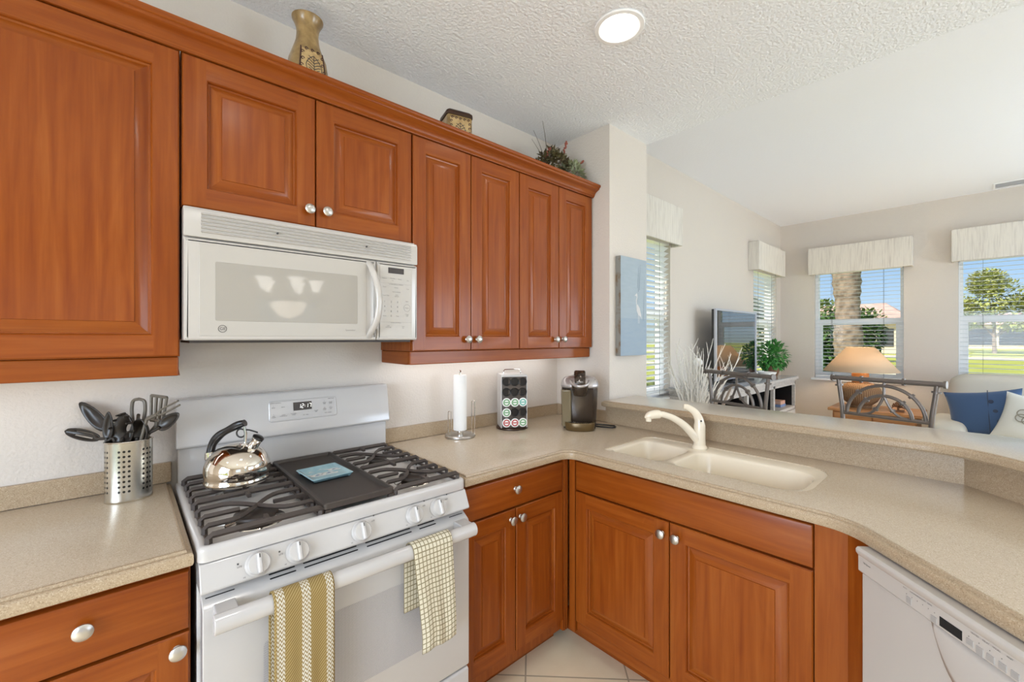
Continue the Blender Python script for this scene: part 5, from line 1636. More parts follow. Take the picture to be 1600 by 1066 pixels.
bm = nbm(); scroll_band(bm, -0.050, -0.040, 0.01, 0.15, fy); scroll_band(bm, 0.040, 0.050, 0.01, 0.15, fy); scroll_band(bm, -0.05, 0.05, 0.150, 0.165, fy, False); part('scroll_border', bm, 'maroon', bx2)
bm = nbm(); leaf_motif(bm, 0.0, 0.095, 0.045, fy); part('leaf_motif', bm, 'iron', bx2)

def leaf_quad(bm, p, d, L_, w, up, fold=0.25):
    """pointed leaf of four faces"""
    d = d.normalized(); s = d.cross(up)
    s = s.normalized() if s.length > 1e-4 else d.orthogonal().normalized()
    n = s.cross(d)
    a = bm.verts.new(p); m1 = bm.verts.new(p + d * L_ * 0.5 + n * w * fold); tip_ = bm.verts.new(p + d * L_ - n * w * 0.3)
    l1 = bm.verts.new(p + d * L_ * 0.42 + s * w); r1 = bm.verts.new(p + d * L_ * 0.42 - s * w)
    for q in ((a, l1, m1), (a, m1, r1), (l1, tip_, m1), (m1, tip_, r1)): bm.faces.new(q)
def rdir(rd, up=0.0):
    v = Vector((rd.gauss(0, 1), rd.gauss(0, 1), rd.gauss(0, 1) + up)); return v.normalized()

M['sage'] = simple('sage_leaf', s2l(146, 150, 112), 0.7, var=(30, s2l(176, 182, 150), 0.4, 0.6))
M['olive_leaf'] = simple('olive_leaf', s2l(112, 104, 66), 0.6, var=(25, s2l(72, 60, 42), 0.4, 0.65))
M['rust'] = simple('rust_berry', s2l(150, 82, 66), 0.7)
M['twig_brown'] = simple('brown_twig', s2l(92, 78, 64), 0.8)
rd = random.Random(11)
fl = thing('foliage_arrangement', 'dried foliage arrangement at the right end of the cabinet tops', 'dried arrangement', (1.775, -0.19, ZC))
bm = nbm(); lathe(bm, [(0, 0), (0.05, 0), (0.065, 0.05), (0.06, 0.07), (0, 0.07)], 20); part('pot', bm, 'bronze', fl)
bm = nbm()
for k in range(520):
    v = rdir(rd, 0.3); p = Vector((-0.045 + v.x * 0.105 * rd.random() ** 0.4, v.y * 0.085, 0.140 + v.z * 0.10 * rd.random() ** 0.4))
    leaf_quad(bm, p, (v + rdir(rd) * 0.7), rd.uniform(0.022, 0.04), rd.uniform(0.007, 0.012), Vector((0, 0, 1)))
part('dark_leaves', bm, 'olive_leaf', fl, smooth=0)
bm = nbm()
for k in range(460):
    v = rdir(rd, 0.2); p = Vector((0.085 + v.x * 0.10 * rd.random() ** 0.4, -0.02 + v.y * 0.075, 0.110 + v.z * 0.085 * rd.random() ** 0.4))
    leaf_quad(bm, p, (v + rdir(rd) * 0.5), rd.uniform(0.025, 0.045), rd.uniform(0.005, 0.009), Vector((0, 0, 1)))
part('pale_leaves', bm, 'sage', fl, smooth=0)
bm = nbm()
for a, b in (((0.01, -0.02, 0.17), (0.055, -0.03, 0.315)), ((0.06, -0.04, 0.13), (0.165, -0.06, 0.215)), ((-0.10, 0, 0.15), (-0.085, -0.02, 0.235))):
    A, B = Vector(a), Vector(b); tube(bm, [A, B], 0.0018, 5)
    for q in range(16):
        p = A.lerp(B, 0.35 + 0.65 * q / 15) + rdir(rd) * 0.007; blob(bm, p, (0.006, 0.006, 0.006), None, 7, 5)
part('berry_spikes', bm, 'rust', fl)
bm = nbm()
for a, b in (((-0.06, 0.02, 0.15), (-0.105, 0.02, 0.42)), ((-0.09, 0.0, 0.12), (-0.190, 0.02, 0.27)), ((-0.08, 0.01, 0.13), (-0.165, 0.03, 0.33)), ((0.10, -0.03, 0.12), (0.215, -0.04, 0.19))):
    A, B = Vector(a), Vector(b); tube(bm, curve([A, A.lerp(B, 0.5) + Vector((0.008, 0, 0.01)), B], 4), [0.0022, 0.002, 0.002, 0.0018, 0.0016, 0.0014, 0.0012, 0.001, 0.0008], 5)
part('grass_stems', bm, 'twig_brown', fl)
M['book_blue'] = simple('book_blue', s2l(120, 140, 180), 0.6)
M['book_pink'] = simple('book_pink', s2l(206, 162, 142), 0.6)
M['tv_frame'] = simple('tv_frame_silver', s2l(190, 190, 196), 0.3, 0.4)
M['tv_screen'] = simple('tv_screen', (0.01, 0.01, 0.012), 0.03, spec=0.9)
M['tv_screen'].node_tree.nodes['Principled BSDF'].inputs['IOR'].default_value = 2.2
M['pot_brown'] = simple('brown_pot', s2l(124, 88, 62), 0.6)
M['driftwood'] = simple('driftwood', s2l(150, 134, 120), 0.8)
M['oak_plain'] = simple('amber_neck', s2l(200, 130, 66), 0.45)
M['shade'] = translucent('lamp_shade', s2l(240, 222, 196), 0.5)
M['navy_dark'] = simple('navy_button', s2l(40, 52, 76), 0.5)
M['twig'] = simple('bleached_twig', s2l(232, 226, 216), 0.8)
M['flower_grey'] = simple('flower_grey', s2l(142, 136, 122), 0.8)
M['shade_glow'] = emit('bell_glass_lit', (1.0, 0.96, 0.90), 3.5)
M['shade_dim'] = emit('bowl_glass_lit', (1.0, 0.90, 0.78), 2.5)
# ------------------------------------------------------------------ canvas picture on the stub wall
M['canvas'], nt, b_ = nmat('canvas_paint')
def fn(u, v, op):
    n = nt.nodes.new('ShaderNodeTexNoise'); n.inputs['Scale'].default_value = 14; n.inputs['Detail'].default_value = 5
    tc = nt.nodes.new('ShaderNodeTexCoord'); mp_ = nt.nodes.new('ShaderNodeMapping'); mp_.inputs['Scale'].default_value = (1, 1, 4)
    nt.links.new(tc.outputs['Object'], mp_.inputs[0]); nt.links.new(mp_.outputs[0], n.inputs['Vector'])
    water = op('LESS_THAN', v, 0.38)
    return n.outputs['Fac'], op('MULTIPLY', water, n.outputs['Fac'])
nz, wt = uvmath(nt, fn)
c = mixcol(nt, nz, s2l(152, 166, 176), s2l(168, 180, 188)); c = mixcol(nt, wt, c, s2l(138, 156, 174))
nt.links.new(c, b_.inputs['Base Color']); b_.inputs['Roughness'].default_value = 0.7
M['canvas_side'] = simple('canvas_edge', s2l(132, 130, 124), 0.8, var=(14, s2l(110, 88, 62), 0.5, 0.62))
M['heron'] = simple('heron_paint', s2l(208, 206, 204), 0.7)
M['reed'] = simple('reed_paint', s2l(136, 150, 162), 0.7)
cv = thing('canvas_picture', 'blue canvas picture of a pale heron hung on the wall end', 'picture', (2.19, -0.431, 1.303))
x0, x1, z0, z1, yf = 2.048, 2.335, 1.303, 1.898, -0.449
bm = nbm(); box(bm, x0, x1, yf + 0.001, -0.4125, z0, z1); part('stretcher', bm, 'canvas_side', cv, world=True, bevel=0.002)
bm = nbm(); face(bm, [(x0, yf, z0), (x1, yf, z0), (x1, yf, z1), (x0, yf, z1)], [(0, 0), (0.5, 0), (0.5, 1), (0, 1)]); part('painted_face', bm, 'canvas', cv, world=True, smooth=0)
bm = nbm()
def flat(pts, y=yf - 0.0006): face(bm, [(x0 + p[0] * (x1 - x0), y, z0 + p[1] * (z1 - z0)) for p in pts])
flat([(0.60, 0.46), (0.66, 0.42), (0.76, 0.40), (0.80, 0.37), (0.78, 0.42), (0.72, 0.49), (0.64, 0.53), (0.585, 0.52)])
flat([(0.585, 0.52), (0.61, 0.53), (0.60, 0.565), (0.625, 0.60), (0.625, 0.63), (0.60, 0.645), (0.575, 0.635), (0.52, 0.615), (0.578, 0.615), (0.60, 0.605), (0.575, 0.57)])
flat([(0.66, 0.42), (0.672, 0.42), (0.668, 0.33), (0.658, 0.33)]); flat([(0.70, 0.415), (0.712, 0.413), (0.715, 0.33), (0.705, 0.33)])
part('heron', bm, 'heron', cv, world=True, smooth=0)
bm = nbm()
for a, b_2 in (((0.62, 0.70), (0.68, 0.93)), ((0.66, 0.66), (0.70, 0.86)), ((0.70, 0.68), (0.74, 0.95)), ((0.86, 0.36), (0.90, 0.80))):
    flat([(a[0], a[1]), (a[0] + 0.02, a[1]), (b_2[0] + 0.008, b_2[1]), (b_2[0], b_2[1])])
part('reeds', bm, 'reed', cv, world=True, smooth=0)

# ------------------------------------------------------------------ bar stools
def stool(label, x, y, rz, w, zr):
    root = thing('bar_stool', label, 'bar stool', (x, y, 0), rz, 'metal bar stools at the raised bar')
    h = w / 2; rt = 0.0082
    bm = nbm(); tube(bm, [(-h, 0, zr), (h, 0, zr)], 0.0125, 14)
    for q in (-h, -h * 0.42, h * 0.34, h):
        tube(bm, [(q - 0.005, 0, zr), (q + 0.005, 0, zr)], 0.0175, 14)
    part('top_rail', bm, 'pewter', root)
    for s in (-1, 1):
        bm = nbm()
        tube(bm, [(s * (h - 0.028), 0, zr - 0.005), (s * (h - 0.045), 0, zr - 0.15), (s * (h - 0.055), -0.004, zr - 0.35), (s * (h - 0.055), -0.012, 0.60), (s * (h - 0.03), 0.02, 0.0)], 0.0102, 12)
        tube(bm, [(s * (h - 0.0305), 0, zr - 0.034), (s * (h - 0.0315), 0, zr - 0.042)], 0.018, 12)
        part('leg', bm, 'pewter', root)
        bm = nbm(); tube(bm, [(s * (h - 0.055), -0.36, 0.62), (s * (h - 0.03), -0.40, 0.0)], 0.0102, 12); part('leg', bm, 'pewter', root)
    zc = zr - 0.185
    bm = nbm()
    for r_ in (0.158 * w / 0.45, 0.108 * w / 0.45):
        tube(bm, [(r_ * math.cos(a), 0, zc + r_ * math.sin(a)) for a in [PI * k / 32 for k in range(33)]], rt, 10)
        for a in (R(48), R(132)):
            p = Vector((r_ * math.cos(a), 0, zc + r_ * math.sin(a))); t = Vector((-math.sin(a), 0, math.cos(a))) * 0.005
            tube(bm, [p - t, p + t], 0.0145, 10)
    ri, ro = 0.108 * w / 0.45, 0.158 * w / 0.45
    tube(bm, [(0, 0, zc + ri), (0, 0, zr - 0.008)], 0.0065, 8)
    for s in (-1, 1):
        pts = curve([(0, 0, zc + ri), (s * 0.014, 0, zc + ri * 0.66), (s * 0.034, 0, zc + ri * 0.34), (s * 0.064, 0, zc + ri * 0.10), (s * ri, 0, zc)], 5)
        tube(bm, pts, 0.0065, 8)
        p = Vector((s * 0.034, 0, zc + ri * 0.34)); tube(bm, [p + Vector((-s * 0.003, 0, 0.004)), p + Vector((s * 0.003, 0, -0.004))], 0.012, 8)
    tube(bm, [(-h + 0.052, 0, zc), (h - 0.052, 0, zc)], 0.009, 8)
    part('arched_back', bm, 'pewter', root)
    bm = nbm(); loft(bm, [oval(z, a, a, a, 36, -0.19, 2.6) for z, a in ((0.615, 0.185), (0.62, 0.200), (0.645, 0.203), (0.665, 0.195), (0.675, 0.165))]); part('seat', bm, 'fabric_sofa', root, smooth=60)
    bm = nbm(); pts = [(-h + 0.045, 0.004, 0.22), (h - 0.045, 0.004, 0.22), (h - 0.045, -0.375, 0.22), (-h + 0.045, -0.375, 0.22)]
    for k in range(4): tube(bm, [pts[k], pts[(k + 1) % 4]], 0.008, 8)
    part('foot_rail', bm, 'pewter', root)
stool('metal bar stool with arched back in front of the media console', 2.625, -0.883, R(-112.7), 0.485, 1.192)
stool('metal bar stool with arched back in front of the table lamp', 2.722, -1.550, R(-102), 0.452, 1.192)

# ------------------------------------------------------------------ media console and what stands on it
M['wash'] = simple('greywash_wood', s2l(196, 190, 184), 0.5, var=(40, s2l(176, 168, 160), 0.4, 0.7))
M['slate_top'] = simple('slate_top', s2l(150, 154, 160), 0.12, coat=0.3)
cx0, cx1, cy0, cy1 = 3.42, 5.64, -0.42, -0.03
cn = thing('media_console', 'long greywashed media console with open black shelf along the wall', 'tv console', ((cx0 + cx1) / 2, -0.22, 0))
bm = nbm()
for d, za, zb in ((0.0, 0.945, 0.972), (0.018, 0.925, 0.945), (0.03, 0.905, 0.925)): box(bm, cx0 - 0.02 + d, cx1 + 0.02 - d, cy0 - 0.03 + d, cy1, za, zb)
part('top', bm, 'wash', cn, world=True, bevel=0.004)
bm = nbm(); box(bm, cx0 - 0.005, cx1 + 0.005, cy0 - 0.015, cy1, 0.972, 0.976); part('top_inlay', bm, 'slate_top', cn, world=True)
bm = nbm(); n3 = 3; wd = (cx1 - cx0) / n3
for k in range(n3 + 1):
    x = cx0 + wd * k; box(bm, max(cx0, x - 0.022), min(cx1, x + 0.022) if k < n3 else cx1, cy0, cy1, 0.05, 0.905)
box(bm, cx0, cx1, cy0 + 0.01, cy1, 0.05, 0.12); box(bm, cx0, cx1, cy0, cy0 + 0.03, 0.88, 0.905); box(bm, cx0, cx1, cy0, cy1, 0.602, 0.632)
part('frame', bm, 'wash', cn, world=True)
bm = nbm(); box(bm, cx0 + 0.01, cx1 - 0.01, cy1 - 0.02, cy1 - 0.005, 0.1, 0.9); part('back_panel', bm, 'black', cn, world=True)
for k in range(n3):
    xa, xb = cx0 + wd * k + 0.0222, cx0 + wd * (k + 1) - 0.0222
    bm = nbm(); t = 0.003
    box(bm, xa, xa + t, cy0 + 0.03, cy1 - 0.02, 0.633, 0.905); box(bm, xb - t, xb, cy0 + 0.03, cy1 - 0.02, 0.633, 0.905); box(bm, xa, xb, cy0 + 0.03, cy1 - 0.02, 0.901, 0.904)
    part('shelf_lining', bm, 'black', cn, world=True)
for k in range(n3):
    xa, xb = cx0 + wd * k + 0.03, cx0 + wd * (k + 1) - 0.03
    bm = nbm(); box(bm, xa, xb, cy0 - 0.002, cy0 + 0.018, 0.13, 0.595); d = part('door', bm, 'wash', cn, world=True, bevel=0.003)
    bm = nbm()
    for i in range(6):
        for j in range(3):
            px = xa + 0.06 + (xb - xa - 0.12) * (i + 0.1) / 6; pz = 0.18 + 0.37 * (j + 0.1) / 3
            box(bm, px, px + (xb - xa - 0.12) / 6 * 0.72, cy0 - 0.003, cy0, pz, pz + 0.37 / 3 * 0.75)
    part('lattice_openings', bm, 'blackhole', d, world=True)
bm = nbm(); box(bm, 5.33, 5.50, -0.36, -0.20, 0.633, 0.662); solo('book', bm, 'book_blue', 'blue book lying under the pink one on the console shelf', 'book', 'books on the console shelf', bevel=0.002)
bm = nbm(); box(bm, 5.34, 5.50, -0.355, -0.205, 0.662, 0.700); solo('book', bm, 'book_pink', 'pink book lying on the blue one on the console shelf', 'book', 'books on the console shelf', bevel=0.002)

tvr = thing('television', 'flat screen television standing on the media console', 'television', (4.52, -0.205, 0.976))
bm = nbm(); box(bm, 3.985, 5.045, -0.185, -0.160, 1.010, 1.685); part('back_case', bm, 'black', tvr, world=True, bevel=0.004)
bm = nbm()
for q in ((3.98, 4.005, 1.005, 1.690), (5.025, 5.050, 1.005, 1.690), (4.005, 5.025, 1.005, 1.040), (4.005, 5.025, 1.672, 1.690)): box(bm, q[0], q[1], -0.205, -0.185, q[2], q[3])
part('bezel', bm, 'tv_frame', tvr, world=True, bevel=0.002)
bm = nbm(); box(bm, 4.005, 5.025, -0.198, -0.186, 1.040, 1.672); part('screen', bm, 'tv_screen', tvr, world=True, smooth=0)
bm = nbm(); box(bm, 4.44, 4.60, -0.185, -0.155, 0.985, 1.03); box(bm, 4.26, 4.78, -0.27, -0.08, 0.976, 0.988); part('stand', bm, 'black', tvr, world=True, bevel=0.003)

rd = random.Random(21)
pl = thing('potted_plant', 'bushy green leafy plant in a brown pot at the right end of the console', 'plant', (5.30, -0.275, 0.976))
bm = nbm(); lathe(bm, [(0, 0), (0.055, 0), (0.075, 0.06), (0.082, 0.12), (0.076, 0.125), (0.07, 0.10), (0, 0.10)], 24); part('pot', bm, 'pot_brown', pl)
bm = nbm()
for k in range(700):
    v = rdir(rd, 0.1); rr = rd.random() ** 0.35
    p = Vector((v.x * 0.25 * rr + 0.03, v.y * 0.14 * rr, 0.235 + v.z * 0.165 * rr))
    leaf_quad(bm, p, v + rdir(rd) * 0.6 + Vector((0, 0, -0.25)), rd.uniform(0.035, 0.065), rd.uniform(0.012, 0.02), Vector((0, 0, 1)))
part('leaves', bm, 'leaf', pl, smooth=0)
bm = nbm()
for k in range(14):
    v = rdir(rd, 0.8); tube(bm, curve([(0, 0, 0.10), (v.x * 0.07, v.y * 0.04, 0.17), (v.x * 0.18, v.y * 0.09, 0.23 + v.z * 0.1)], 3), 0.0025, 5)
part('stems', bm, 'leaf', pl)
bm = nbm(); lathe(bm, [(0, 0.0), (0.04, 0.0), (0.05, 0.008), (0.085, 0.06), (0.090, 0.075), (0.083, 0.073), (0.045, 0.012), (0, 0.008)], 28, Matrix.Translation((4.95, -0.335, 0.9765)))
solo('bowl', bm, 'paper', 'small white bowl on the console between television and plant', 'bowl', smooth=60)

tw = thing('twig_arrangement', 'bleached white twigs in a tall floor vase left of the console', 'dried arrangement', (3.10, -0.40, 0))
bm = nbm(); lathe(bm, [(0, 0), (0.10, 0), (0.12, 0.03), (0.135, 0.30), (0.10, 0.55), (0.075, 0.66), (0.085, 0.70), (0.078, 0.70), (0.066, 0.65), (0.0, 0.62)], 32); part('vase', bm, 'wash', tw, smooth=60)
bm = nbm()
c_, s_ = math.cos(YAW), math.sin(YAW)
for k in range(74):
    a = rd.gauss(0, 0.10); b = rd.gauss(0, 0.07); top_ = rd.uniform(0.95, 1.37)
    q = (top_ - 0.62) * 1.9
    dx, dy = a * q + 0.02, b * q
    def L2W(x, y, z): return (x * c_ - y * s_, min(x * s_ + y * c_, 0.32), z)
    P = [(rd.gauss(0, 0.012), rd.gauss(0, 0.012), 0.64), (dx * 0.35 + rd.gauss(0, 0.01), dy * 0.35, 0.64 + (top_ - 0.64) * 0.4), (dx * 0.75 + rd.gauss(0, 0.012), dy * 0.75, 0.64 + (top_ - 0.64) * 0.75), (dx, dy, top_)]
    pts = [L2W(*p) for p in curve(P, 4)]
    n_ = len(pts); tube(bm, pts, [0.0055 * (1 - 0.72 * i / n_) for i in range(n_)], 5)
    for q2 in range(3):
        i = rd.randrange(4, n_ - 1); p = Vector(pts[i]); d = Vector((rd.gauss(0, 0.05), rd.gauss(0, 0.03), rd.uniform(0.05, 0.13)))
        p2 = p + d; p2.y = min(p2.y, 0.34); tube(bm, [p, p.lerp(p2, 0.5) + Vector((0.006, 0, 0)), p2], [0.003, 0.0022, 0.001], 5)
part('twigs', bm, 'twig', tw)
bm = nbm(); blob(bm, (0.025, -0.02, 1.225), (0.034, 0.034, 0.034), None, 18, 12); part('ball_flower', bm, 'paper', tw)
bm = nbm()
for (a, b, r_) in (((0.10, -0.09, 0.72), (0.22, -0.20, 1.06), 0.018), ((0.06, -0.06, 0.70), (0.17, -0.14, 1.10), 0.014), ((0.02, -0.05, 0.70), (0.13, -0.15, 0.98), 0.012)):
    tube(bm, curve([a, ((a[0] + b[0]) / 2 + 0.01, (a[1] + b[1]) / 2, (a[2] + b[2]) / 2), b], 4), [r_ * (1 - 0.08 * i) for i in range(9)], 7)
part('driftwood', bm, 'driftwood', tw)

# ------------------------------------------------------------------ side table, lamp, ornament
st = thing('side_table', 'honey coloured wooden side table under the window behind the bar stool', 'side table', (6.02, -1.09, 0))
bm = nbm(); wbox(bm, 5.74, 6.32, -1.475, -0.705, 0.605, 0.635, 1); part('top', bm, 'oak', st, world=True, bevel=0.006, seg=3)
bm = nbm(); wbox(bm, 5.78, 6.28, -1.435, -0.745, 0.42, 0.605, 1); ap = part('apron', bm, 'oak', st, world=True, bevel=0.002)
for a, b in ((-1.42, -1.095), (-1.085, -0.76)):
    bm = nbm(); wbox(bm, 5.765, 5.79, a, b, 0.44, 0.59, 1); dr = part('drawer', bm, 'oak', st, world=True, bevel=0.004)
    bm = nbm(); blob(bm, (5.755, (a + b) / 2, 0.515), (0.013, 0.013, 0.013), None, 14, 8); part('knob', bm, 'nickel', dr, world=True)
for x in (5.81, 6.25):
    for y in (-1.405, -0.775):
        bm = nbm(); wbox(bm, x - 0.025, x + 0.025, y - 0.025, y + 0.025, 0.0, 0.42, 2); part('leg', bm, 'oak', st, world=True, bevel=0.003)
M['woven'], nt, b_ = nmat('woven_base')
def fn(u, v, op):
    a = op('PINGPONG', op('MULTIPLY', u, 60.0), 0.5)
    c = op('PINGPONG', op('ADD', op('MULTIPLY', v, 85.0), op('MULTIPLY', op('FLOOR', op('MULTIPLY', u, 60.0)), 0.5)), 0.5)
    return op('MULTIPLY', op('MULTIPLY', a, c), 4.0)
f = uvmath(nt, fn)
nt.links.new(mixcol(nt, f, s2l(110, 78, 52), s2l(192, 158, 120)), b_.inputs['Base Color']); b_.inputs['Roughness'].default_value = 0.8
bp = nt.nodes.new('ShaderNodeBump'); bp.inputs['Strength'].default_value = 0.6; bp.inputs['Distance'].default_value = 0.006; nt.links.new(f, bp.inputs['Height']); nt.links.new(bp.outputs[0], b_.inputs['Normal'])
lp_ = thing('table_lamp', 'lit table lamp with round woven base and wide cream shade', 'table lamp', (6.0, -0.955, 0.635))
bm = nbm(); lathe(bm, [(0, 0), (0.10, 0), (0.105, 0.02), (0.10, 0.03), (0.15, 0.075), (0.188, 0.145), (0.190, 0.185), (0.165, 0.24), (0.11, 0.275), (0.06, 0.285), (0, 0.285)], 48, uv=True); part('base', bm, 'woven', lp_, smooth=60)
bm = nbm(); lathe(bm, [(0.055, 0.283), (0.075, 0.285), (0.078, 0.375), (0.07, 0.39), (0, 0.392)], 28); part('neck', bm, 'oak_plain', lp_)
bm = nbm(); lathe(bm, [(0.34, 0.405), (0.125, 0.675)], 56); part('shade', bm, 'shade', lp_, solid=0.003)
bm = nbm(); lathe(bm, [(0, 0.47), (0.02, 0.475), (0.032, 0.50), (0.03, 0.53), (0.014, 0.56), (0.012, 0.60), (0, 0.60)], 20); tube(bm, [(0, 0, 0.39), (0, 0, 0.47)], 0.01, 8); part('bulb', bm, 'glow', lp_)
light('POINT', 'table_lamp_light', (6.0, -0.955, 0.635 + 0.56), 17, (1.0, 0.74, 0.46), radius=0.05)
rd = random.Random(4)
bm = nbm()
for k in range(16):
    v = rdir(rd, 0.4); c = Vector((5.92, -1.285, 0.695))
    pts = [c + v * 0.012, c + v * 0.035 + rdir(rd) * 0.012, c + v * 0.05 + rdir(rd) * 0.02]
    for p in pts: p.z = max(p.z, 0.645)
    tube(bm, curve(pts, 3), [0.011, 0.011, 0.01, 0.009, 0.008, 0.007, 0.005], 6)
box(bm, 5.88, 5.96, -1.33, -1.24, 0.635, 0.652)
solo('carved_ornament', bm, 'pot_brown', 'small brown curled ornament on the right side of the side table', 'ornament', smooth=50)

# ------------------------------------------------------------------ sofa and cushions
sf = thing('sofa', 'puffy beige sofa under the right-hand window', 'sofa', (5.9, -2.55, 0))
def cushion(bm, c, r, p=4.0, nu=28, nv=18, M_=None):
    M_ = M_ or Matrix()
    def sg(v, e): return math.copysign(abs(v) ** e, v)
    e = 2 / p; rows = []
    for j in range(nv + 1):
        t = -PI / 2 + PI * j / nv; row = []
        for i in range(nu):
            q = 2 * PI * i / nu
            row.append(bm.verts.new(M_ @ Vector((c[0] + r[0] * sg(math.cos(t), e) * sg(math.cos(q), e), c[1] + r[1] * sg(math.cos(t), e) * sg(math.sin(q), e), c[2] + r[2] * sg(math.sin(t), e)))))
        rows.append(row)
    for a, b in zip(rows, rows[1:]): ring_faces(bm, a, b)
bm = nbm(); cushion(bm, (5.93, -2.55, 0.24), (0.44, 0.90, 0.20), 8); part('base', bm, 'fabric_sofa', sf, world=True, smooth=70)
for y in (-2.10, -2.90):
    bm = nbm(); cushion(bm, (5.80, y, 0.42), (0.36, 0.39, 0.11), 5); part('seat_cushion', bm, 'fabric_sofa', sf, world=True, smooth=70)
for y in (-2.05, -2.86):
    bm = nbm(); cushion(bm, (6.20, y, 0.80), (0.17, 0.41, 0.255), 5); part('back_cushion', bm, 'fabric_sofa', sf, world=True, smooth=70)
    bm = nbm(); cushion(bm, (6.07, y, 0.60), (0.16, 0.40, 0.14), 4); part('lumbar_cushion', bm, 'fabric_sofa', sf, world=True, smooth=70)
for y in (-1.66, -3.44):
    bm = nbm(); cushion(bm, (5.82, y, 0.36), (0.42, 0.14, 0.29), 5); part('arm', bm, 'fabric_sofa', sf, world=True, smooth=70)

def pillow(name, label, mat, loc, w, h, th, rz, tilt, roll):
    root = thing(name, label, 'cushion', loc, 0, 'cushions on the beige sofa')
    T = Matrix.Rotation(rz, 4, 'Z') @ Matrix.Rotation(tilt, 4, 'X') @ Matrix.Rotation(roll, 4, 'Y')
    bm = nbm(); n_ = 22; g2 = {}
    for sd in (-1, 1):
        for i in range(n_ + 1):
            for j in range(n_ + 1):
                u, v = -1 + 2 * i / n_, -1 + 2 * j / n_
                pin = 1 - 0.10 * (1 - abs(u) ** 2) * abs(v) ** 3; pin2 = 1 - 0.10 * (1 - abs(v) ** 2) * abs(u) ** 3
                d = th / 2 * (max(0, (1 - abs(u) ** 2.4)) * max(0, (1 - abs(v) ** 2.4))) ** 0.55 + 0.002 * math.sin(u * 5 + v * 3)*(1-abs(u))
                g2[(sd, i, j)] = bm.verts.new(T @ Vector((u * w / 2 * pin2, sd * d, v * h / 2 * pin)))
        for i in range(n_):
            for j in range(n_): bm.faces.new([g2[(sd, i, j)], g2[(sd, i + 1, j)], g2[(sd, i + 1, j + 1)], g2[(sd, i, j + 1)]])
    c = part('cover', bm, mat, root, smooth=70)
    return root, T, th
root, T, th = pillow('throw_pillow', 'blue denim cushion with three buttons at the left end of the sofa', 'navy', (5.62, -1.895, 0.735), 0.50, 0.42, 0.17, R(-100), R(-16), R(-10))
for x, z in ((0.06, 0.085), (0.075, 0.0), (0.09, -0.09)):
    bm = nbm(); lathe(bm, [(0, 0.006), (0.014, 0.006), (0.017, 0.003), (0.016, 0)], 18, T @ Matrix.Translation((x, -0.079, z)) @ Matrix.Rotation(R(90), 4, 'X')); part('button', bm, 'navy_dark', root)
bm = nbm(); tube(bm, [T @ Vector((0.035 + 0.03 * (0.5 - q), -0.083 + 0.06 * abs(q - 0.5) ** 2.2, 0.19 - 0.38 * q)) for q in [k / 10 for k in range(11)]], 0.003, 6); part('placket_seam', bm, 'navy_dark', root)
root, T, th = pillow('throw_pillow', 'white cushion with a grey flower emblem beside the blue cushion', 'white_cloth', (5.47, -2.19, 0.71), 0.46, 0.42, 0.16, R(-98), R(-20), R(12))
bm = nbm()
for k in range(5):
    a = 2 * PI * k / 5
    p_ = [(0.035 * math.cos(a) + 0.032 * math.cos(t), 0.035 * math.sin(a) + 0.032 * math.sin(t)) for t in [2 * PI * q / 14 for q in range(14)]]
    for s in (1.0,):
        tube(bm, [T @ Vector((x - 0.055, -0.080, z + 0.01)) for x, z in p_ + p_[:1]], 0.004, 5)
part('flower_emblem', bm, 'flower_grey', root)

# ------------------------------------------------------------------ chandelier of the dining side, mirrored in the microwave door
ch = thing('chandelier', 'chandelier with lit bell shades seen mirrored in the microwave door', 'chandelier', (1.10, -3.49, 2.669))
bm = nbm(); tube(bm, [(0, 0, -0.002), (0, 0, -0.95)], 0.010, 10); lathe(bm, [(0, 0), (0.07, 0), (0.06, -0.03), (0.0, -0.035)], 28); lathe(bm, [(0, -0.95), (0.03, -0.94), (0.035, -0.90), (0.02, -0.85), (0, -0.84)], 20); part('stem', bm, 'pewter', ch)
for k in range(5):
    a = 2 * PI * k / 5 + 0.3; c2, s2 = math.cos(a), math.sin(a)
    bm = nbm(); tube(bm, curve([(0, 0, -0.88), (0.12 * c2, 0.12 * s2, -0.93), (0.22 * c2, 0.22 * s2, -0.86), (0.25 * c2, 0.25 * s2, -0.79)], 5), 0.007, 8); ar = part('arm', bm, 'pewter', ch)
    bm = nbm(); lathe(bm, [(0, -0.79), (0.028, -0.785), (0.04, -0.75), (0.048, -0.71), (0.075, -0.675)], 24, Matrix.Translation((0.25 * c2, 0.25 * s2, 0))); part('bell_shade', bm, 'shade_glow', ar, solid=0.002)
bm = nbm(); lathe(bm, [(0, -1.06), (0.05, -1.05), (0.11, -1.01), (0.15, -0.95), (0.165, -0.90)], 36); part('bowl_shade', bm, 'shade_dim', ch, solid=0.002)
l_ = light('SPOT', 'added_ceiling_uplight', (1.17, -3.44, 2.02), 8, (0.94, 0.975, 1.0), direction=(0, 0, 1), radius=0.08)  # upward spot added beside the stem to brighten the ceiling
l_.data.spot_size = R(155); l_.data.spot_blend = 0.4

# air vent in the living room ceiling
av = thing('ceiling_vent', 'small white air vent in the ceiling above the right-hand window', 'vent', (6.42, -2.12, 2.952))
bm = nbm()
for q in ((-0.11, -0.095, -0.17, 0.17), (0.095, 0.11, -0.17, 0.17), (-0.095, 0.095, -0.17, -0.155), (-0.095, 0.095, 0.155, 0.17)): box(bm, q[0], q[1], q[2], q[3], -0.006, 0.0)
part('frame', bm, 'trim', av, bevel=0.002)
bm = nbm()
for k in range(8):
    x = -0.085 + k * 0.0243; face(bm, [(x - 0.009, -0.155, -0.005), (x - 0.009, 0.155, -0.005), (x + 0.010, 0.155, -0.002), (x + 0.010, -0.155, -0.002)])
part('louvres', bm, 'trim', av, smooth=0)
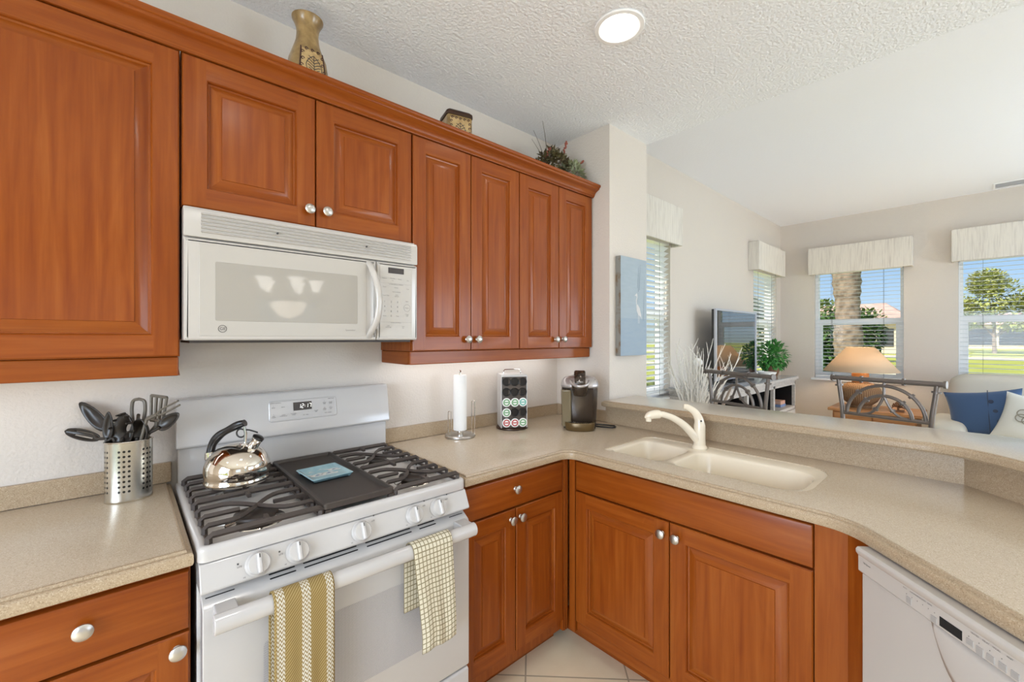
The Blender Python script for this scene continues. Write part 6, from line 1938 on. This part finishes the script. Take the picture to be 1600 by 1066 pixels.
# ------------------------------------------------------------------ the garden beyond the windows
M['lawn'] = simple('lawn', s2l(166, 172, 72), 0.95, var=(0.6, s2l(196, 200, 100), 0.35, 0.7))
M['path'] = simple('concrete_path', s2l(214, 206, 192), 0.9)
M['stucco'] = simple('stucco', s2l(226, 212, 192), 0.9)
M['red_roof'] = simple('red_tile_roof', s2l(220, 184, 170), 0.8, var=(1.5, s2l(208, 164, 148), 0.4, 0.7))
M['lanai_dark'] = simple('dark_screen_opening', s2l(60, 62, 66), 0.5)
M['bark'] = simple('palm_bark', s2l(164, 144, 126), 0.9, bump=(20, 0.8), var=(9, s2l(112, 96, 82), 0.4, 0.65))
M['tree_leaf'] = simple('tree_leaf', s2l(74, 104, 44), 0.7, var=(0.9, s2l(140, 156, 76), 0.35, 0.7))
M['tree_leaf_pale'] = simple('tree_leaf_pale', s2l(150, 160, 84), 0.7, var=(0.7, s2l(196, 196, 120), 0.35, 0.7))
M['hedge'] = simple('hedge_leaf', s2l(48, 84, 34), 0.7, var=(3, s2l(96, 132, 56), 0.35, 0.7))
ZG = -0.12
bm = nbm(); face(bm, [(6.76, -90, ZG), (160, -120, ZG), (160, 140, ZG), (6.76, 60, ZG)]); face(bm, [(-30, 0.16, ZG), (6.76, 0.16, ZG), (6.76, 60, ZG), (-30, 60, ZG)]); face(bm, [(-30, -60, ZG), (6.76, -60, ZG), (6.76, -5.76, ZG), (-30, -5.76, ZG)])
solo('lawn', bm, 'lawn', 'sunlit lawn beyond the windows', 'lawn', kind='structure', smooth=0)
for x0, x1 in ((46, 51.5), (24.0, 25.6)):
    bm = nbm(); box(bm, x0, x1, -60, 60, ZG, ZG + 0.03); solo('garden_path', bm, 'path', 'pale path crossing the far lawn' if x0 > 40 else 'narrow pale path crossing the near lawn', 'path', kind='structure', smooth=0)

def crown(bm, rd, c, r, n, ls):
    for k in range(n):
        v = rdir(rd); q = rd.random() ** 0.33
        p = Vector((c[0] + v.x * r[0] * q, c[1] + v.y * r[1] * q, c[2] + v.z * r[2] * q))
        leaf_quad(bm, p, v + rdir(rd) * 0.8, ls * rd.uniform(0.7, 1.3), ls * rd.uniform(0.25, 0.4), Vector((0, 0, 1)))
def tree(label, x, y, h, clumps, mat, seed, ls, n, tr=0.18, kind='tree'):
    rd = random.Random(seed)
    root = thing(kind, label, 'tree' if kind == 'tree' else 'shrub', (x, y, ZG), 0, 'trees and shrubs beyond the windows')
    bm = nbm()
    for c, r in clumps: crown(bm, rd, c, r, n, ls)
    part('foliage', bm, mat, root, smooth=0)
    bm = nbm(); tube(bm, curve([(0, 0, 0), (0.1 * tr, 0.2 * tr, h * 0.4), (0, 0, h * 0.8)], 4), [tr * (1 - 0.06 * i) for i in range(9)], 9)
    for c, r in clumps: tube(bm, [(0, 0, h * 0.3), ((c[0]) * 0.6, c[1] * 0.6, h * 0.3 + (c[2] - h * 0.3) * 0.6), c], [tr * 0.5, tr * 0.3, tr * 0.12], 6)
    part('trunk', bm, 'bark', root)
    return root
# palm trunk outside the lamp window
rd = random.Random(9)
pm = thing('palm_tree', 'thick palm trunk outside the window behind the table lamp', 'palm tree', (11.15, 0.05, ZG))
bm = nbm(); n_ = 60
tube(bm, [(0.02 * math.sin(i * 0.3), 0.02 * math.cos(i * 0.21), 6.5 * i / n_) for i in range(n_ + 1)], [0.235 + (0.018 if i % 2 else -0.006) + (0.03 if i < 4 else 0) - 0.0006 * i + 0.02 * math.sin(i * 0.55) for i in range(n_ + 1)], 20)
part('trunk', bm, 'bark', pm, smooth=60)
bm = nbm()
for k in range(16):
    a = 2 * PI * k / 16; c2, s2 = math.cos(a), math.sin(a)
    rib = curve([(0, 0, 6.4), (0.9 * c2, 0.9 * s2, 7.1), (1.9 * c2, 1.9 * s2, 6.8), (2.6 * c2, 2.6 * s2, 5.9)], 6)
    tube(bm, rib, 0.02, 5)
    for p, q in zip(rib, rib[1:]):
        for s in (-1, 1): leaf_quad(bm, p, Vector((-s2 * s, c2 * s, -0.5)) + (q - p), 0.6, 0.03, Vector((0, 0, 1)))
part('fronds', bm, 'hedge', pm, smooth=0)
tree('large leafy tree across the lawn in the right-hand window', 66.0, -2.6, 5.6, [((0, 0.2, 5.8), (2.8, 2.4, 2.0)), ((0.5, 1.7, 4.2), (2.2, 1.5, 1.5)), ((0, -1.7, 4.0), (2.4, 2.4, 1.7)), ((0, 0.5, 7.4), (1.6, 1.4, 1.2)), ((0.3, -3.4, 4.6), (2.2, 1.8, 1.5))], 'tree_leaf_pale', 1, 0.42, 900)
tree('wide green tree right of the large one across the lawn', 78.0, -12.0, 5.4, [((0, 0, 4.6), (3, 3.2, 2.0)), ((0, 2.6, 3.6), (2.0, 2.2, 1.4))], 'tree_leaf', 2, 0.45, 900)
tree('dark green shrub right of the palm trunk', 19.5, 1.75, 2.0, [((0, 0, 1.7), (0.9, 0.75, 0.85)), ((0, -0.7, 1.6), (0.8, 0.6, 0.75)), ((0, 0.2, 0.9), (0.8, 0.7, 0.6))], 'hedge', 3, 0.2, 1300, 0.05, 'shrub')
tree('yellow green shrub left of the palm trunk', 19.0, 4.4, 2.0, [((0, 0, 1.5), (0.9, 0.8, 0.85)), ((0, 0.3, 2.6), (0.7, 0.6, 0.6))], 'hedge', 4, 0.2, 1300, 0.05, 'shrub')
tree('pale green tree behind the shrubs in front of the red roofed house', 36.0, 5.9, 3.0, [((0, 0, 3.2), (1.4, 1.5, 1.0)), ((0, -2.4, 2.6), (1.3, 1.3, 0.9)), ((0, 2.2, 3.2), (1.3, 1.3, 1.0))], 'tree_leaf', 5, 0.3, 600, 0.1)
tree('green tree seen through the blind of the corner window', 9.5, 7.5, 4.0, [((0, 0, 3.2), (2.0, 2.0, 1.6)), ((-2.0, 0.3, 2.6), (1.6, 1.6, 1.3))], 'tree_leaf', 6, 0.25, 800, 0.14)

def house(label, x, y0, y1, zw, zr, depth, openings, hip=3.0):
    root = thing('house', label, 'house', (x, (y0 + y1) / 2, ZG), 0, 'houses across the lawn')
    bm = nbm(); box(bm, x, x + depth, y0, y1, ZG, zw); part('walls', bm, 'stucco', root, world=True)
    bm = nbm(); e = 0.7; xa, xb, ya, yb = x - e, x + depth + e, y0 - e, y1 + e; xm = (xa + xb) / 2
    b4 = [(xa, ya, zw), (xb, ya, zw), (xb, yb, zw), (xa, yb, zw)]; r1, r2 = (xm, ya + hip, zr), (xm, yb - hip, zr)
    for f in ((b4[0], b4[3], r2, r1), (b4[1], b4[0], r1), (b4[2], b4[1], r1, r2), (b4[3], b4[2], r2), b4[::-1]): face(bm, list(f))
    part('roof', bm, 'red_roof', root, world=True, smooth=0)
    for a, b, za, zb in openings:
        bm = nbm(); box(bm, x - 0.05, x + 0.1, a, b, za, zb); part('window', bm, 'lanai_dark', root, world=True)
house('red tile roofed house beyond the palm trunk', 57.0, 3.2, 17.0, 3.0, 5.4, 11.0, [(4.2, 5.2, 0.6, 2.4), (6, 9, 0.2, 2.4), (11, 14, 0.2, 2.4)])
house('pale house with dark screened openings across the lawn', 100.0, -16.0, 1.0, 3.6, 5.6, 10.0, [(-0.2 - 3.2 * k - 2.5, -0.2 - 3.2 * k, 0.4, 2.9) for k in range(5)], 3.5)
